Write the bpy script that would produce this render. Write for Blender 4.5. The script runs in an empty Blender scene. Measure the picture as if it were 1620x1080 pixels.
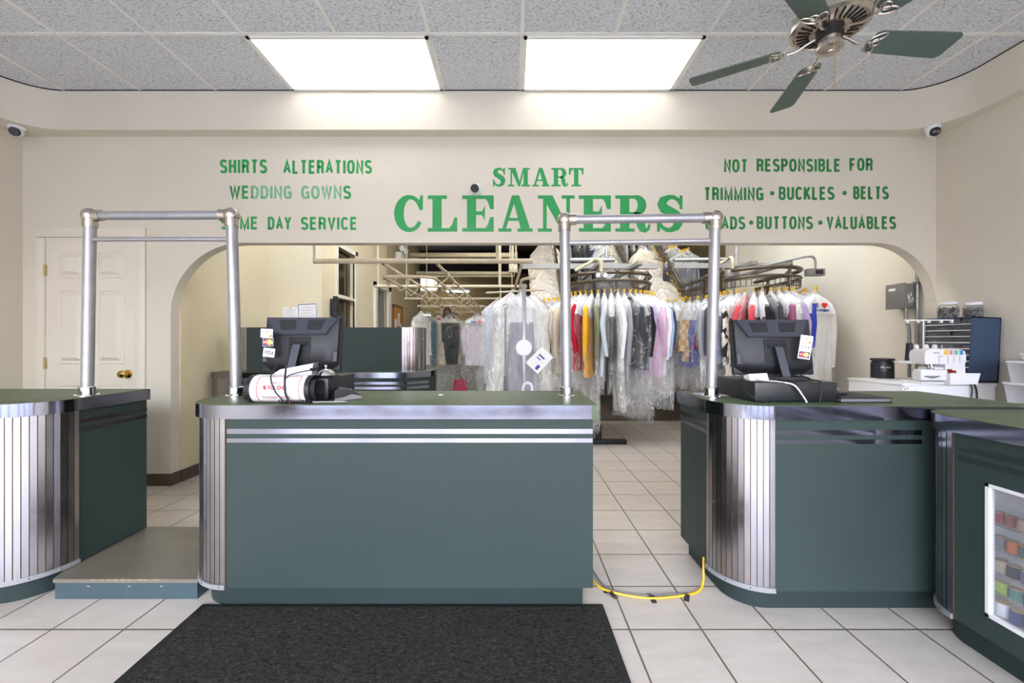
import bpy, bmesh, math, random
from mathutils import Vector, Matrix, noise as mnoise
random.seed(7)
PI = math.pi
SC = bpy.context.scene
COL = SC.collection

# ------------------------------------------------------------------ camera
F = 660.0                                   # focal length in pixels of a 1620 px wide frame
CAMZ = 1.2
cam_data = bpy.data.cameras.new('camera')
cam_data.sensor_width = 36.0
cam_data.lens = F / 1620.0 * 36.0
cam_data.clip_start = 0.05
cam_data.clip_end = 200
cam = bpy.data.objects.new('camera', cam_data)
COL.objects.link(cam)
cam.location = (0, 0, CAMZ)
cam.rotation_euler = (PI / 2, 0, 0)
SC.camera = cam

# ------------------------------------------------------------------ world, exposure
SKY_STRENGTH = 16.0
EXPOSURE = 0.6
TROFFER = 1.9
TUBE = 30.0
SC.view_settings.view_transform = 'Standard'
SC.view_settings.look = 'None'
SC.view_settings.gamma = 1.0
SC.view_settings.use_curve_mapping = False
SC.view_settings.exposure = EXPOSURE
SC.cycles.use_denoising = True
SC.cycles.max_bounces = 10
SC.cycles.diffuse_bounces = 6
SC.cycles.glossy_bounces = 5
SC.cycles.transmission_bounces = 6
SC.cycles.transparent_max_bounces = 40
SC.cycles.caustics_reflective = False
SC.cycles.caustics_refractive = False
SC.cycles.sample_clamp_indirect = 6.0

world = bpy.data.worlds.new('daylight')
SC.world = world
world.use_nodes = True
wn, wl = world.node_tree.nodes, world.node_tree.links
wn.clear()
w_out = wn.new('ShaderNodeOutputWorld')
w_bg = wn.new('ShaderNodeBackground')
w_tc = wn.new('ShaderNodeTexCoord')
w_sep = wn.new('ShaderNodeSeparateXYZ')
w_ramp = wn.new('ShaderNodeValToRGB')
w_noise = wn.new('ShaderNodeTexNoise')
w_noise.inputs['Scale'].default_value = 3.0
w_noise.inputs['Detail'].default_value = 4.0
w_mix = wn.new('ShaderNodeMix')
w_mix.data_type = 'RGBA'
w_cr = wn.new('ShaderNodeMapRange')
w_cr.inputs['From Min'].default_value = 0.5
w_cr.inputs['From Max'].default_value = 0.62
wl.new(w_tc.outputs['Generated'], w_sep.inputs[0])
wl.new(w_tc.outputs['Generated'], w_noise.inputs['Vector'])
w_mr = wn.new('ShaderNodeMapRange')
w_mr.inputs['From Min'].default_value = -1
w_mr.inputs['From Max'].default_value = 1
wl.new(w_sep.outputs['Z'], w_mr.inputs['Value'])
wl.new(w_mr.outputs[0], w_ramp.inputs[0])
els = w_ramp.color_ramp.elements
els[0].position = 0.0
els[0].color = (0.30, 0.30, 0.30, 1)
els[1].position = 1.0
els[1].color = (0.50, 0.64, 1.0, 1)
for p_, c_ in ((0.49, (0.34, 0.34, 0.34, 1)), (0.50, (0.86, 0.88, 0.94, 1)), (0.62, (0.72, 0.81, 1.0, 1))):
    e_ = els.new(p_)
    e_.color = c_
wl.new(w_noise.outputs[0], w_cr.inputs['Value'])
wl.new(w_cr.outputs[0], w_mix.inputs[0])
wl.new(w_ramp.outputs[0], w_mix.inputs[6])
w_mix.inputs[7].default_value = (0.92, 0.95, 1.0, 1)
w_lim = wn.new('ShaderNodeMath')
w_lim.operation = 'MULTIPLY'
w_gt = wn.new('ShaderNodeMath')
w_gt.operation = 'GREATER_THAN'
wl.new(w_sep.outputs['Z'], w_gt.inputs[0])
w_gt.inputs[1].default_value = 0.0
wl.new(w_cr.outputs[0], w_lim.inputs[0])
wl.new(w_gt.outputs[0], w_lim.inputs[1])
wl.new(w_lim.outputs[0], w_mix.inputs[0])
wl.new(w_mix.outputs[2], w_bg.inputs['Color'])
w_bg.inputs['Strength'].default_value = SKY_STRENGTH
wl.new(w_bg.outputs[0], w_out.inputs[0])


# ------------------------------------------------------------------ helpers
def P(px, py, d):
    """photo pixel at depth d -> point"""
    return Vector(((px - 810) * d / F, d, CAMZ - (py - 540) * d / F))


def lin(c):
    c = c / 255.0
    return c / 12.92 if c <= 0.04045 else ((c + 0.055) / 1.055) ** 2.4


def rgb(r, g, b):
    return (lin(r), lin(g), lin(b), 1.0)


class MB:
    """collects shapes for ONE mesh"""

    def __init__(self):
        self.v, self.f, self.mi, self.m = [], [], [], 0
        self.xf = None

    def add(self, vs, fs):
        b = len(self.v)
        if self.xf is not None:
            vs = [self.xf @ Vector(p) for p in vs]
        self.v += [tuple(p) for p in vs]
        for f in fs:
            self.f.append([b + i for i in f])
            self.mi.append(self.m)
        return self

    def box(self, x0, x1, y0, y1, z0, z1, bev=0.0, seg=2):
        if bev > 0:
            bm = bmesh.new()
            bmesh.ops.create_cube(bm, size=1.0)
            for v in bm.verts:
                v.co = Vector(((x0 + x1) / 2 + v.co.x * (x1 - x0), (y0 + y1) / 2 + v.co.y * (y1 - y0),
                               (z0 + z1) / 2 + v.co.z * (z1 - z0)))
            bev = min(bev, 0.49 * min(abs(x1 - x0), abs(y1 - y0), abs(z1 - z0)))
            bmesh.ops.bevel(bm, geom=list(bm.edges), offset=bev, segments=seg, affect='EDGES', profile=0.5)
            bm.normal_update()
            bm.verts.index_update()
            self.add([v.co.copy() for v in bm.verts], [[v.index for v in f.verts] for f in bm.faces])
            bm.free()
            return self
        vs = [(x, y, z) for x in (x0, x1) for y in (y0, y1) for z in (z0, z1)]
        return self.add(vs, [(0, 1, 3, 2), (4, 6, 7, 5), (0, 4, 5, 1), (2, 3, 7, 6), (0, 2, 6, 4), (1, 5, 7, 3)])

    def hexa(self, lo, hi):
        """lo, hi: four points each, same winding"""
        return self.add(list(lo) + list(hi), [(3, 2, 1, 0), (4, 5, 6, 7), (0, 1, 5, 4), (1, 2, 6, 5), (2, 3, 7, 6), (3, 0, 4, 7)])

    def prism(self, poly, z0, z1):
        n = len(poly)
        vs = [(p[0], p[1], z0) for p in poly] + [(p[0], p[1], z1) for p in poly]
        fs = [list(range(n))[::-1], list(range(n, 2 * n))]
        fs += [(i, (i + 1) % n, n + (i + 1) % n, n + i) for i in range(n)]
        return self.add(vs, fs)

    def plate(self, poly, y0, y1):
        """polygon in x,z extruded along y"""
        n = len(poly)
        vs = [(p[0], y0, p[1]) for p in poly] + [(p[0], y1, p[1]) for p in poly]
        fs = [list(range(n)), list(range(n, 2 * n))[::-1]]
        fs += [(i, n + i, n + (i + 1) % n, (i + 1) % n) for i in range(n)]
        return self.add(vs, fs)

    def frame_dirs(self, d):
        d = d.normalized()
        a = Vector((0, 0, 1)) if abs(d.z) < 0.9 else Vector((1, 0, 0))
        u = d.cross(a).normalized()
        return u, d.cross(u).normalized()

    def cyl(self, p0, p1, r, r1=None, n=16, caps=True):
        p0, p1 = Vector(p0), Vector(p1)
        r1 = r if r1 is None else r1
        u, w = self.frame_dirs(p1 - p0)
        vs = []
        for p, rr in ((p0, r), (p1, r1)):
            vs += [p + (u * math.cos(2 * PI * i / n) + w * math.sin(2 * PI * i / n)) * rr for i in range(n)]
        fs = [(i, (i + 1) % n, n + (i + 1) % n, n + i) for i in range(n)]
        if caps:
            fs += [list(range(n))[::-1], list(range(n, 2 * n))]
        return self.add(vs, fs)

    def tube(self, pts, r, n=10, closed=False, caps=True):
        pts = [Vector(p) for p in pts]
        m = len(pts)
        rs = r if isinstance(r, (list, tuple)) else [r] * m
        vs, prev = [], None
        for i, p in enumerate(pts):
            if closed:
                d = pts[(i + 1) % m] - pts[i - 1]
            else:
                d = pts[min(i + 1, m - 1)] - pts[max(i - 1, 0)]
            if d.length < 1e-9:
                d = Vector((0, 0, 1))
            d.normalize()
            if prev is None:
                u, w = self.frame_dirs(d)
            else:
                u = prev - d * prev.dot(d)
                if u.length < 1e-6:
                    u, w = self.frame_dirs(d)
                u.normalize()
                w = d.cross(u)
            prev = u
            vs += [p + (u * math.cos(2 * PI * k / n) + w * math.sin(2 * PI * k / n)) * rs[i] for k in range(n)]
        fs = []
        for i in range(m if closed else m - 1):
            a, b = i * n, ((i + 1) % m) * n
            fs += [(a + k, a + (k + 1) % n, b + (k + 1) % n, b + k) for k in range(n)]
        if caps and not closed:
            fs += [list(range(n))[::-1], list(range((m - 1) * n, m * n))]
        return self.add(vs, fs)

    def lathe(self, prof, c=(0, 0, 0), n=24, axis=None):
        """prof: (radius, height) pairs along axis (default z)"""
        c = Vector(c)
        ax = Vector(axis or (0, 0, 1)).normalized()
        u, w = self.frame_dirs(ax)
        vs, fs = [], []
        for r, h in prof:
            r = max(r, 1e-4)
            vs += [c + ax * h + (u * math.cos(2 * PI * k / n) + w * math.sin(2 * PI * k / n)) * r for k in range(n)]
        for i in range(len(prof) - 1):
            a, b = i * n, (i + 1) * n
            fs += [(a + k, a + (k + 1) % n, b + (k + 1) % n, b + k) for k in range(n)]
        fs += [list(range(n))[::-1], list(range((len(prof) - 1) * n, len(prof) * n))]
        return self.add(vs, fs)

    def sphere(self, c, r, n=16, sz=1.0):
        prof = [(r * math.sin(PI * i / 10), -r * sz * math.cos(PI * i / 10)) for i in range(11)]
        return self.lathe(prof, c, n)

    def strip(self, path, z0, z1, out, th):
        """solid ribbon standing along a plan path; out = offset to the path's right-hand side"""
        nr = normals2(path)
        n = len(path)
        vs = []
        for (x, y), (nx, ny) in zip(path, nr):
            for o in (out, out + th):
                for z in (z0, z1):
                    vs.append((x + nx * o, y + ny * o, z))
        fs = []
        for i in range(n - 1):
            a, b = 4 * i, 4 * (i + 1)
            fs += [(a, b, b + 1, a + 1), (a + 2, a + 3, b + 3, b + 2), (a + 1, b + 1, b + 3, a + 3), (a, a + 2, b + 2, b)]
        fs += [(0, 1, 3, 2), (4 * n - 4, 4 * n - 2, 4 * n - 1, 4 * n - 3)]
        return self.add(vs, fs)

    def grid(self, rows, closed=True, cap0=False, cap1=False):
        """rows of points with equal counts -> quads"""
        n = len(rows[0])
        vs = [p for r in rows for p in r]
        fs = []
        for i in range(len(rows) - 1):
            for k in range(n if closed else n - 1):
                fs.append((i * n + k, i * n + (k + 1) % n, (i + 1) * n + (k + 1) % n, (i + 1) * n + k))
        if cap0:
            fs.append(list(range(n))[::-1])
        if cap1:
            fs.append(list(range((len(rows) - 1) * n, len(rows) * n)))
        return self.add(vs, fs)

    def build(self, name, mats, parent=None, w=False, label=None, sharp=32.0, **props):
        me = bpy.data.meshes.new(name)
        vs = self.v
        if w and parent is not None:
            inv = (Matrix.Translation(parent.location) @ parent.rotation_euler.to_matrix().to_4x4()).inverted()
            vs = [tuple(inv @ Vector(p)) for p in vs]
        me.from_pydata(vs, [], self.f)
        mats = mats if isinstance(mats, (list, tuple)) else [mats]
        for m in mats:
            me.materials.append(m)
        me.polygons.foreach_set('material_index', self.mi)
        bm = bmesh.new()
        bm.from_mesh(me)
        bmesh.ops.recalc_face_normals(bm, faces=list(bm.faces))
        for f in bm.faces:
            f.smooth = True
        lim = math.radians(sharp)
        for e in bm.edges:
            if len(e.link_faces) != 2 or e.calc_face_angle(0) > lim:
                e.smooth = False
        bm.to_mesh(me)
        bm.free()
        me.update()
        o = bpy.data.objects.new(name, me)
        COL.objects.link(o)
        if parent is not None:
            o.parent = parent
        if label:
            o['label'] = label
        for k, val in props.items():
            o[k] = val
        return o


def normals2(path):
    """right-hand normals of a plan path (mitred)"""
    out = []
    n = len(path)
    for i in range(n):
        ds = []
        if i > 0:
            ds.append((path[i][0] - path[i - 1][0], path[i][1] - path[i - 1][1]))
        if i < n - 1:
            ds.append((path[i + 1][0] - path[i][0], path[i + 1][1] - path[i][1]))
        ns = []
        for dx, dy in ds:
            l = math.hypot(dx, dy) or 1
            ns.append((dy / l, -dx / l))
        nx, ny = sum(a[0] for a in ns), sum(a[1] for a in ns)
        l = math.hypot(nx, ny) or 1
        nx, ny = nx / l, ny / l
        k = max(0.5, nx * ns[0][0] + ny * ns[0][1])
        out.append((nx / k, ny / k))
    return out


def arc(cx, cy, r, a0, a1, n=12, ry=None):
    ry = r if ry is None else ry
    return [(cx + r * math.cos(math.radians(a0 + (a1 - a0) * i / n)),
             cy + ry * math.sin(math.radians(a0 + (a1 - a0) * i / n))) for i in range(n + 1)]


def resample(path, step):
    out = [path[0]]
    acc = 0.0
    need = step
    for a, b in zip(path, path[1:]):
        l = math.hypot(b[0] - a[0], b[1] - a[1])
        while l > 0 and acc + l >= need:
            t = (need - acc) / l
            out.append((a[0] + (b[0] - a[0]) * t, a[1] + (b[1] - a[1]) * t))
            need += step
        acc += l
    return out


def thing(name, label, cat, loc=(0, 0, 0), rz=0.0, group=None):
    o = bpy.data.objects.new(name, None)
    o.empty_display_size = 0.05
    COL.objects.link(o)
    o.location = loc
    o.rotation_euler = (0, 0, rz)
    return tag(o, label, cat, group)


def tag(o, label, cat, group=None):
    o['label'] = label
    o['category'] = cat
    if group:
        o['group'] = group
    return o


def struct(o, label=None):
    o['kind'] = 'structure'
    if label:
        o['label'] = label
    return o


def dup(root, loc=None, rz=None, label=None, group=None):
    r = root.copy()
    COL.objects.link(r)
    if loc is not None:
        r.location = loc
    if rz is not None:
        r.rotation_euler = (0, 0, rz)
    if label:
        r['label'] = label
    if group:
        r['group'] = group
    for ch in list(root.children):
        c = ch.copy()
        COL.objects.link(c)
        c.parent = r
        for g in list(ch.children):
            d = g.copy()
            COL.objects.link(d)
            d.parent = c
    return r


def recolor(o, m):
    o.material_slots[0].link = 'OBJECT'
    o.material_slots[0].material = m


# ------------------------------------------------------------------ materials
def nt(name):
    m = bpy.data.materials.new(name)
    m.use_nodes = True
    t = m.node_tree
    return m, t.nodes, t.links, t.nodes['Principled BSDF']


def coords(N, L, scale=(1, 1, 1)):
    tc = N.new('ShaderNodeTexCoord')
    mp = N.new('ShaderNodeMapping')
    mp.inputs['Scale'].default_value = scale
    L.new(tc.outputs['Object'], mp.inputs['Vector'])
    return mp.outputs[0]


def noise_node(N, L, vec, scale, detail=3.0, rough=0.5, dist=0.0):
    n = N.new('ShaderNodeTexNoise')
    n.inputs['Scale'].default_value = scale
    n.inputs['Detail'].default_value = detail
    n.inputs['Roughness'].default_value = rough
    n.inputs['Distortion'].default_value = dist
    L.new(vec, n.inputs['Vector'])
    return n.outputs[0]


def rng(N, L, val, a, b, c, d):
    m = N.new('ShaderNodeMapRange')
    for k, x in zip(('From Min', 'From Max', 'To Min', 'To Max'), (a, b, c, d)):
        m.inputs[k].default_value = x
    L.new(val, m.inputs['Value'])
    return m.outputs[0]


def mixc(N, L, fac, a, b):
    m = N.new('ShaderNodeMix')
    m.data_type = 'RGBA'
    for s, x in ((m.inputs[0], fac), (m.inputs[6], a), (m.inputs[7], b)):
        if hasattr(x, 'links'):
            L.new(x, s)
        else:
            s.default_value = x
    return m.outputs[2]


def math_(N, L, op, a, b=None):
    m = N.new('ShaderNodeMath')
    m.operation = op
    for s, x in ((m.inputs[0], a), (m.inputs[1], b)):
        if x is None:
            continue
        if hasattr(x, 'links'):
            L.new(x, s)
        else:
            s.default_value = x
    return m.outputs[0]


def bump(N, L, B, h, dist=0.001, strength=1.0):
    b = N.new('ShaderNodeBump')
    b.inputs['Distance'].default_value = dist
    b.inputs['Strength'].default_value = strength
    L.new(h, b.inputs['Height'])
    L.new(b.outputs[0], B.inputs['Normal'])


def mat(name, c, rough=0.5, metal=0.0, var=0.06, scale=8.0, bmp=0.0, bscale=200.0, stretch=(1, 1, 1), spec=0.5, coat=0.0):
    m, N, L, B = nt(name)
    v = coords(N, L, stretch)
    n = noise_node(N, L, v, scale, 4.0, 0.6)
    lo = tuple(x * (1 - var) for x in c[:3]) + (1,)
    hi = tuple(min(1, x * (1 + var)) for x in c[:3]) + (1,)
    L.new(mixc(N, L, rng(N, L, n, 0.3, 0.7, 0, 1), lo, hi), B.inputs['Base Color'])
    B.inputs['Roughness'].default_value = rough
    B.inputs['Metallic'].default_value = metal
    B.inputs['Specular IOR Level'].default_value = spec
    B.inputs['Coat Weight'].default_value = coat
    if bmp:
        bump(N, L, B, noise_node(N, L, v, bscale, 3.0), bmp)
    return m


def emit(name, c, s):
    m, N, L, B = nt(name)
    B.inputs['Base Color'].default_value = c
    B.inputs['Emission Color'].default_value = c
    B.inputs['Emission Strength'].default_value = s
    return m


M = {}
WALL = rgb(217, 211, 196)
M['wall'] = mat('cream_wall_paint', WALL, 0.7, var=0.025, scale=1.5, bmp=0.0006, bscale=60, spec=0.2)
M['white_paint'] = mat('door_paint', rgb(226, 220, 205), 0.4, var=0.02, scale=2)
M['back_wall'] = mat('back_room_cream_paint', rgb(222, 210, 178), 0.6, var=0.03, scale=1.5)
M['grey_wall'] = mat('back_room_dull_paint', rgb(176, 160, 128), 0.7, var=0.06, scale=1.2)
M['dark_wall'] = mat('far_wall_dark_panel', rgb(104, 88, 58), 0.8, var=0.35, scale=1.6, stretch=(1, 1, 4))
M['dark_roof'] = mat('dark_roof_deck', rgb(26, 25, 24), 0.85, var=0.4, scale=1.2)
M['baseboard'] = mat('brown_vinyl_base', rgb(84, 74, 62), 0.4, var=0.08)
M['black_gap'] = mat('black_gap_shade', rgb(28, 27, 26), 0.9, var=0.4, scale=20)  # black standing in for the shade in gaps, slots and pipe ends
M['tbar'] = mat('grid_white_enamel', rgb(228, 227, 222), 0.45, var=0.06, scale=4)
M['white_plastic'] = mat('white_plastic', rgb(232, 232, 234), 0.35, var=0.015)
M['grey_plastic'] = mat('grey_plastic', rgb(120, 122, 126), 0.4, var=0.03)
M['black_plastic'] = mat('black_plastic', rgb(30, 31, 36), 0.38, var=0.1, bmp=0.0001, bscale=900)
M['mon_shell'] = mat('monitor_shell_charcoal', rgb(25, 26, 31), 0.5, var=0.08, bmp=0.0001, bscale=900)
M['mon_grey'] = mat('monitor_slate_panel', rgb(52, 55, 65), 0.45, var=0.04)
M['vent'] = mat('vent_black', rgb(22, 23, 28), 0.7, var=0.3, scale=60)
M['chrome'] = mat('chrome', rgb(220, 220, 222), 0.07, 1.0, var=0.02)
M['nickel'] = mat('brushed_nickel', rgb(196, 188, 178), 0.27, 1.0, var=0.05, scale=30)
M['brass'] = mat('brass', rgb(206, 174, 92), 0.18, 1.0, var=0.05)
M['pipe'] = mat('galvanised_pipe', rgb(168, 168, 172), 0.32, 0.6, var=0.1, scale=14, bmp=0.0002, bscale=120)
M['ivory_pipe'] = mat('ivory_painted_pipe', rgb(188, 176, 150), 0.5, var=0.1, scale=10)
M['brown_steel'] = mat('brown_conveyor_steel', rgb(92, 82, 68), 0.38, 0.6, var=0.2, scale=12)
M['grey_steel'] = mat('grey_steel', rgb(150, 150, 148), 0.4, 0.6, var=0.08)
M['elec'] = mat('grey_electrical_enamel', rgb(116, 114, 110), 0.5, var=0.08, scale=12)
M['yellow'] = mat('yellow_plastic', rgb(226, 182, 40), 0.4, var=0.08)
M['navy_case'] = mat('blue_cabinet_enamel', rgb(52, 70, 98), 0.45, var=0.06, bmp=0.0001, bscale=600)
M['paper'] = mat('white_paper', rgb(238, 238, 236), 0.7, var=0.02)
M['red_ink'] = mat('red_ink', rgb(178, 44, 58), 0.6)
M['pink_ink'] = mat('faded_red_ink', rgb(190, 120, 140), 0.6)
M['blue_ink'] = mat('blue_ink', rgb(48, 66, 150), 0.6)
M['navy_ink'] = mat('navy_ink', rgb(26, 36, 110), 0.5)
M['orange_ink'] = mat('orange_ink', rgb(240, 140, 30), 0.5)
M['gold_ink'] = mat('gold_ink', rgb(246, 190, 40), 0.5)
M['red_card'] = mat('red_card_ink', rgb(226, 44, 40), 0.5)
M['grey_ink'] = mat('grey_ink', rgb(120, 120, 124), 0.6)
M['cork'] = mat('cork_board', rgb(186, 128, 52), 0.8, var=0.2, scale=40)
M['rubber'] = mat('black_rubber', rgb(26, 26, 28), 0.55, var=0.1)
M['fan_blade'] = mat('green_fan_blade', rgb(80, 97, 90), 0.5, var=0.12, scale=5)
M['green_paint'] = mat('green_wall_vinyl', rgb(46, 156, 84), 0.32, var=0.06, scale=6, bmp=0.0003, bscale=50)
M['green_deep'] = mat('green_wall_vinyl_deep', rgb(40, 130, 66), 0.4, var=0.05, scale=6)
M['green_faded'] = mat('green_wall_vinyl_faded', rgb(120, 182, 138), 0.45, var=0.12, scale=30)
M['copper'] = mat('brown_backing_strip', rgb(120, 74, 42), 0.5, var=0.1)
M['step'] = mat('painted_step_top', rgb(114, 107, 95), 0.32, var=0.1, scale=5, bmp=0.0004, bscale=30, stretch=(1, 3, 1))
M['step_side'] = mat('painted_step_side', rgb(58, 76, 82), 0.45, var=0.1, scale=9)
M['worn_wood'] = mat('worn_bare_wood', rgb(178, 150, 110), 0.6, var=0.15, scale=30)
M['street'] = mat('street_asphalt', rgb(120, 120, 120), 0.9, var=0.1)
M['mullion'] = mat('storefront_bronze_frame', rgb(120, 82, 66), 0.5, var=0.05)
M['brick'] = mat('far_building_render', rgb(150, 120, 104), 0.8, var=0.1)


def laminate(name, c, rough=0.33, spec=0.5):
    m, N, L, B = nt(name)
    v = coords(N, L)
    a = noise_node(N, L, v, 420.0, 2.0, 0.6)
    b = noise_node(N, L, v, 2.2, 4.0, 0.6)
    lo = tuple(x * 0.82 for x in c[:3]) + (1,)
    hi = tuple(x * 1.2 for x in c[:3]) + (1,)
    c1 = mixc(N, L, rng(N, L, a, 0.3, 0.7, 0, 1), lo, hi)
    hi2 = tuple(x * 1.12 for x in c[:3]) + (1,)
    c2 = mixc(N, L, rng(N, L, b, 0.35, 0.7, 0, 0.5), c1, hi2)
    L.new(c2, B.inputs['Base Color'])
    L.new(rng(N, L, b, 0.3, 0.7, rough - 0.05, rough + 0.08), B.inputs['Roughness'])
    B.inputs['Specular IOR Level'].default_value = spec
    bump(N, L, B, a, 0.00012)
    return m


M['laminate'] = laminate('green_laminate', rgb(52, 64, 61), 0.48, 0.2)
M['toe'] = laminate('green_laminate_shaded_toe', rgb(43, 55, 54), 0.5, 0.2)  # panel laminate darkened to stand in for shade in the recess
M['laminate_top'] = laminate('green_laminate_lit_top', rgb(88, 102, 76), 0.42, 0.28)  # lighter copy of the panel laminate, glancing light put into its colour


def alu(name, c, rough, s=1.0):
    m, N, L, B = nt(name)
    v = coords(N, L, (1, 1, 1))
    a = noise_node(N, L, v, 7.0, 5.0, 0.6)
    s_ = noise_node(N, L, coords(N, L, (160, 160, 3)), 2.0, 2.0)
    L.new(mixc(N, L, rng(N, L, a, 0.3, 0.7, 0, 1), tuple(x * 0.9 for x in c[:3]) + (1,), c), B.inputs['Base Color'])
    B.inputs['Metallic'].default_value = 1.0
    L.new(rng(N, L, a, 0.3, 0.75, rough * 0.8, rough * 1.5), B.inputs['Roughness'])
    if s:
        bump(N, L, B, s_, 0.00004 * s)
    return m


M['flute'] = alu('fluted_aluminium', rgb(174, 173, 178), 0.19, 0)
M['strip'] = mat('satin_aluminium_strip', rgb(150, 150, 152), 0.4, 0.2, var=0.04)
M['hinge'] = mat('dull_brass_hinge', rgb(186, 172, 128), 0.4, 0.4, var=0.08)
M['dark_grille'] = mat('dark_grey_grille', rgb(70, 68, 72), 0.5, var=0.1, scale=60)
M['edge'] = alu('polished_aluminium_edge', rgb(142, 142, 152), 0.1)


def floor_mat():
    m, N, L, B = nt('cream_floor_tile')
    tc = N.new('ShaderNodeTexCoord')
    sp = N.new('ShaderNodeSeparateXYZ')
    L.new(tc.outputs['Object'], sp.inputs[0])
    u = math_(N, L, 'DIVIDE', math_(N, L, 'SUBTRACT', sp.outputs[0], 0.49), 0.301)
    v = math_(N, L, 'DIVIDE', math_(N, L, 'SUBTRACT', sp.outputs[1], 1.7407), 0.306)
    dist = []
    for t in (u, v):
        f = math_(N, L, 'FRACT', t)
        g = math_(N, L, 'SUBTRACT', 1.0, f)
        dist.append(math_(N, L, 'MINIMUM', f, g))
    dm = math_(N, L, 'MINIMUM', dist[0], dist[1])
    grout = rng(N, L, dm, 0.008, 0.013, 1.0, 0.0)
    cb = N.new('ShaderNodeCombineXYZ')
    L.new(math_(N, L, 'FLOOR', u), cb.inputs[0])
    L.new(math_(N, L, 'FLOOR', v), cb.inputs[1])
    wn_ = N.new('ShaderNodeTexWhiteNoise')
    L.new(cb.outputs[0], wn_.inputs['Vector'])
    n1 = noise_node(N, L, coords(N, L, (1.2, 3.5, 1)), 3.0, 5.0, 0.6, 0.6)
    n2 = noise_node(N, L, coords(N, L), 1.1, 4.0, 0.6)
    base = mixc(N, L, rng(N, L, n1, 0.3, 0.7, 0, 1), rgb(196, 186, 174), rgb(214, 204, 193))
    base = mixc(N, L, rng(N, L, wn_.outputs['Value'], 0, 1, 0, 0.3), base, rgb(196, 186, 174))
    base = mixc(N, L, rng(N, L, n2, 0.55, 0.8, 0, 0.35), base, rgb(186, 174, 160))
    col = mixc(N, L, grout, base, rgb(96, 84, 70))
    L.new(col, B.inputs['Base Color'])
    L.new(rng(N, L, n1, 0.3, 0.7, 0.34, 0.5), B.inputs['Roughness'])
    hgt = rng(N, L, dm, 0.006, 0.018, 0.0, 1.0)
    bump(N, L, B, hgt, 0.002)
    return m


def ceiling_mat():
    m, N, L, B = nt('fissured_ceiling_tile')
    a = noise_node(N, L, coords(N, L, (1.0, 2.2, 1)), 58.0, 4.0, 0.62, 0.9)
    b = noise_node(N, L, coords(N, L), 190.0, 2.0, 0.5)
    d = noise_node(N, L, coords(N, L), 1.3, 3.0, 0.5)
    c = mixc(N, L, rng(N, L, a, 0.37, 0.50, 0.0, 1.0), rgb(108, 110, 114), rgb(220, 222, 226))
    c = mixc(N, L, rng(N, L, b, 0.3, 0.7, 0.0, 0.4), c, rgb(236, 238, 242))
    c = mixc(N, L, rng(N, L, d, 0.3, 0.7, 0.0, 0.3), c, rgb(204, 206, 210))
    L.new(c, B.inputs['Base Color'])
    B.inputs['Roughness'].default_value = 0.95
    bump(N, L, B, a, 0.004)
    return m


def carpet_mat():
    m, N, L, B = nt('charcoal_mat_pile')
    a = noise_node(N, L, coords(N, L, (1, 2.2, 1)), 60.0, 5.0, 0.75, 1.0)
    b = noise_node(N, L, coords(N, L, (1, 2.6, 1)), 48.0, 5.0, 0.75, 1.6)
    c = mixc(N, L, rng(N, L, a, 0.42, 0.66, 0, 1), rgb(34, 32, 30), rgb(80, 77, 72))
    c = mixc(N, L, rng(N, L, b, 0.60, 0.68, 0, 0.75), c, rgb(132, 128, 121))
    L.new(c, B.inputs['Base Color'])
    B.inputs['Roughness'].default_value = 0.95
    B.inputs['Specular IOR Level'].default_value = 0.15
    bump(N, L, B, a, 0.006)
    return m


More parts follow.
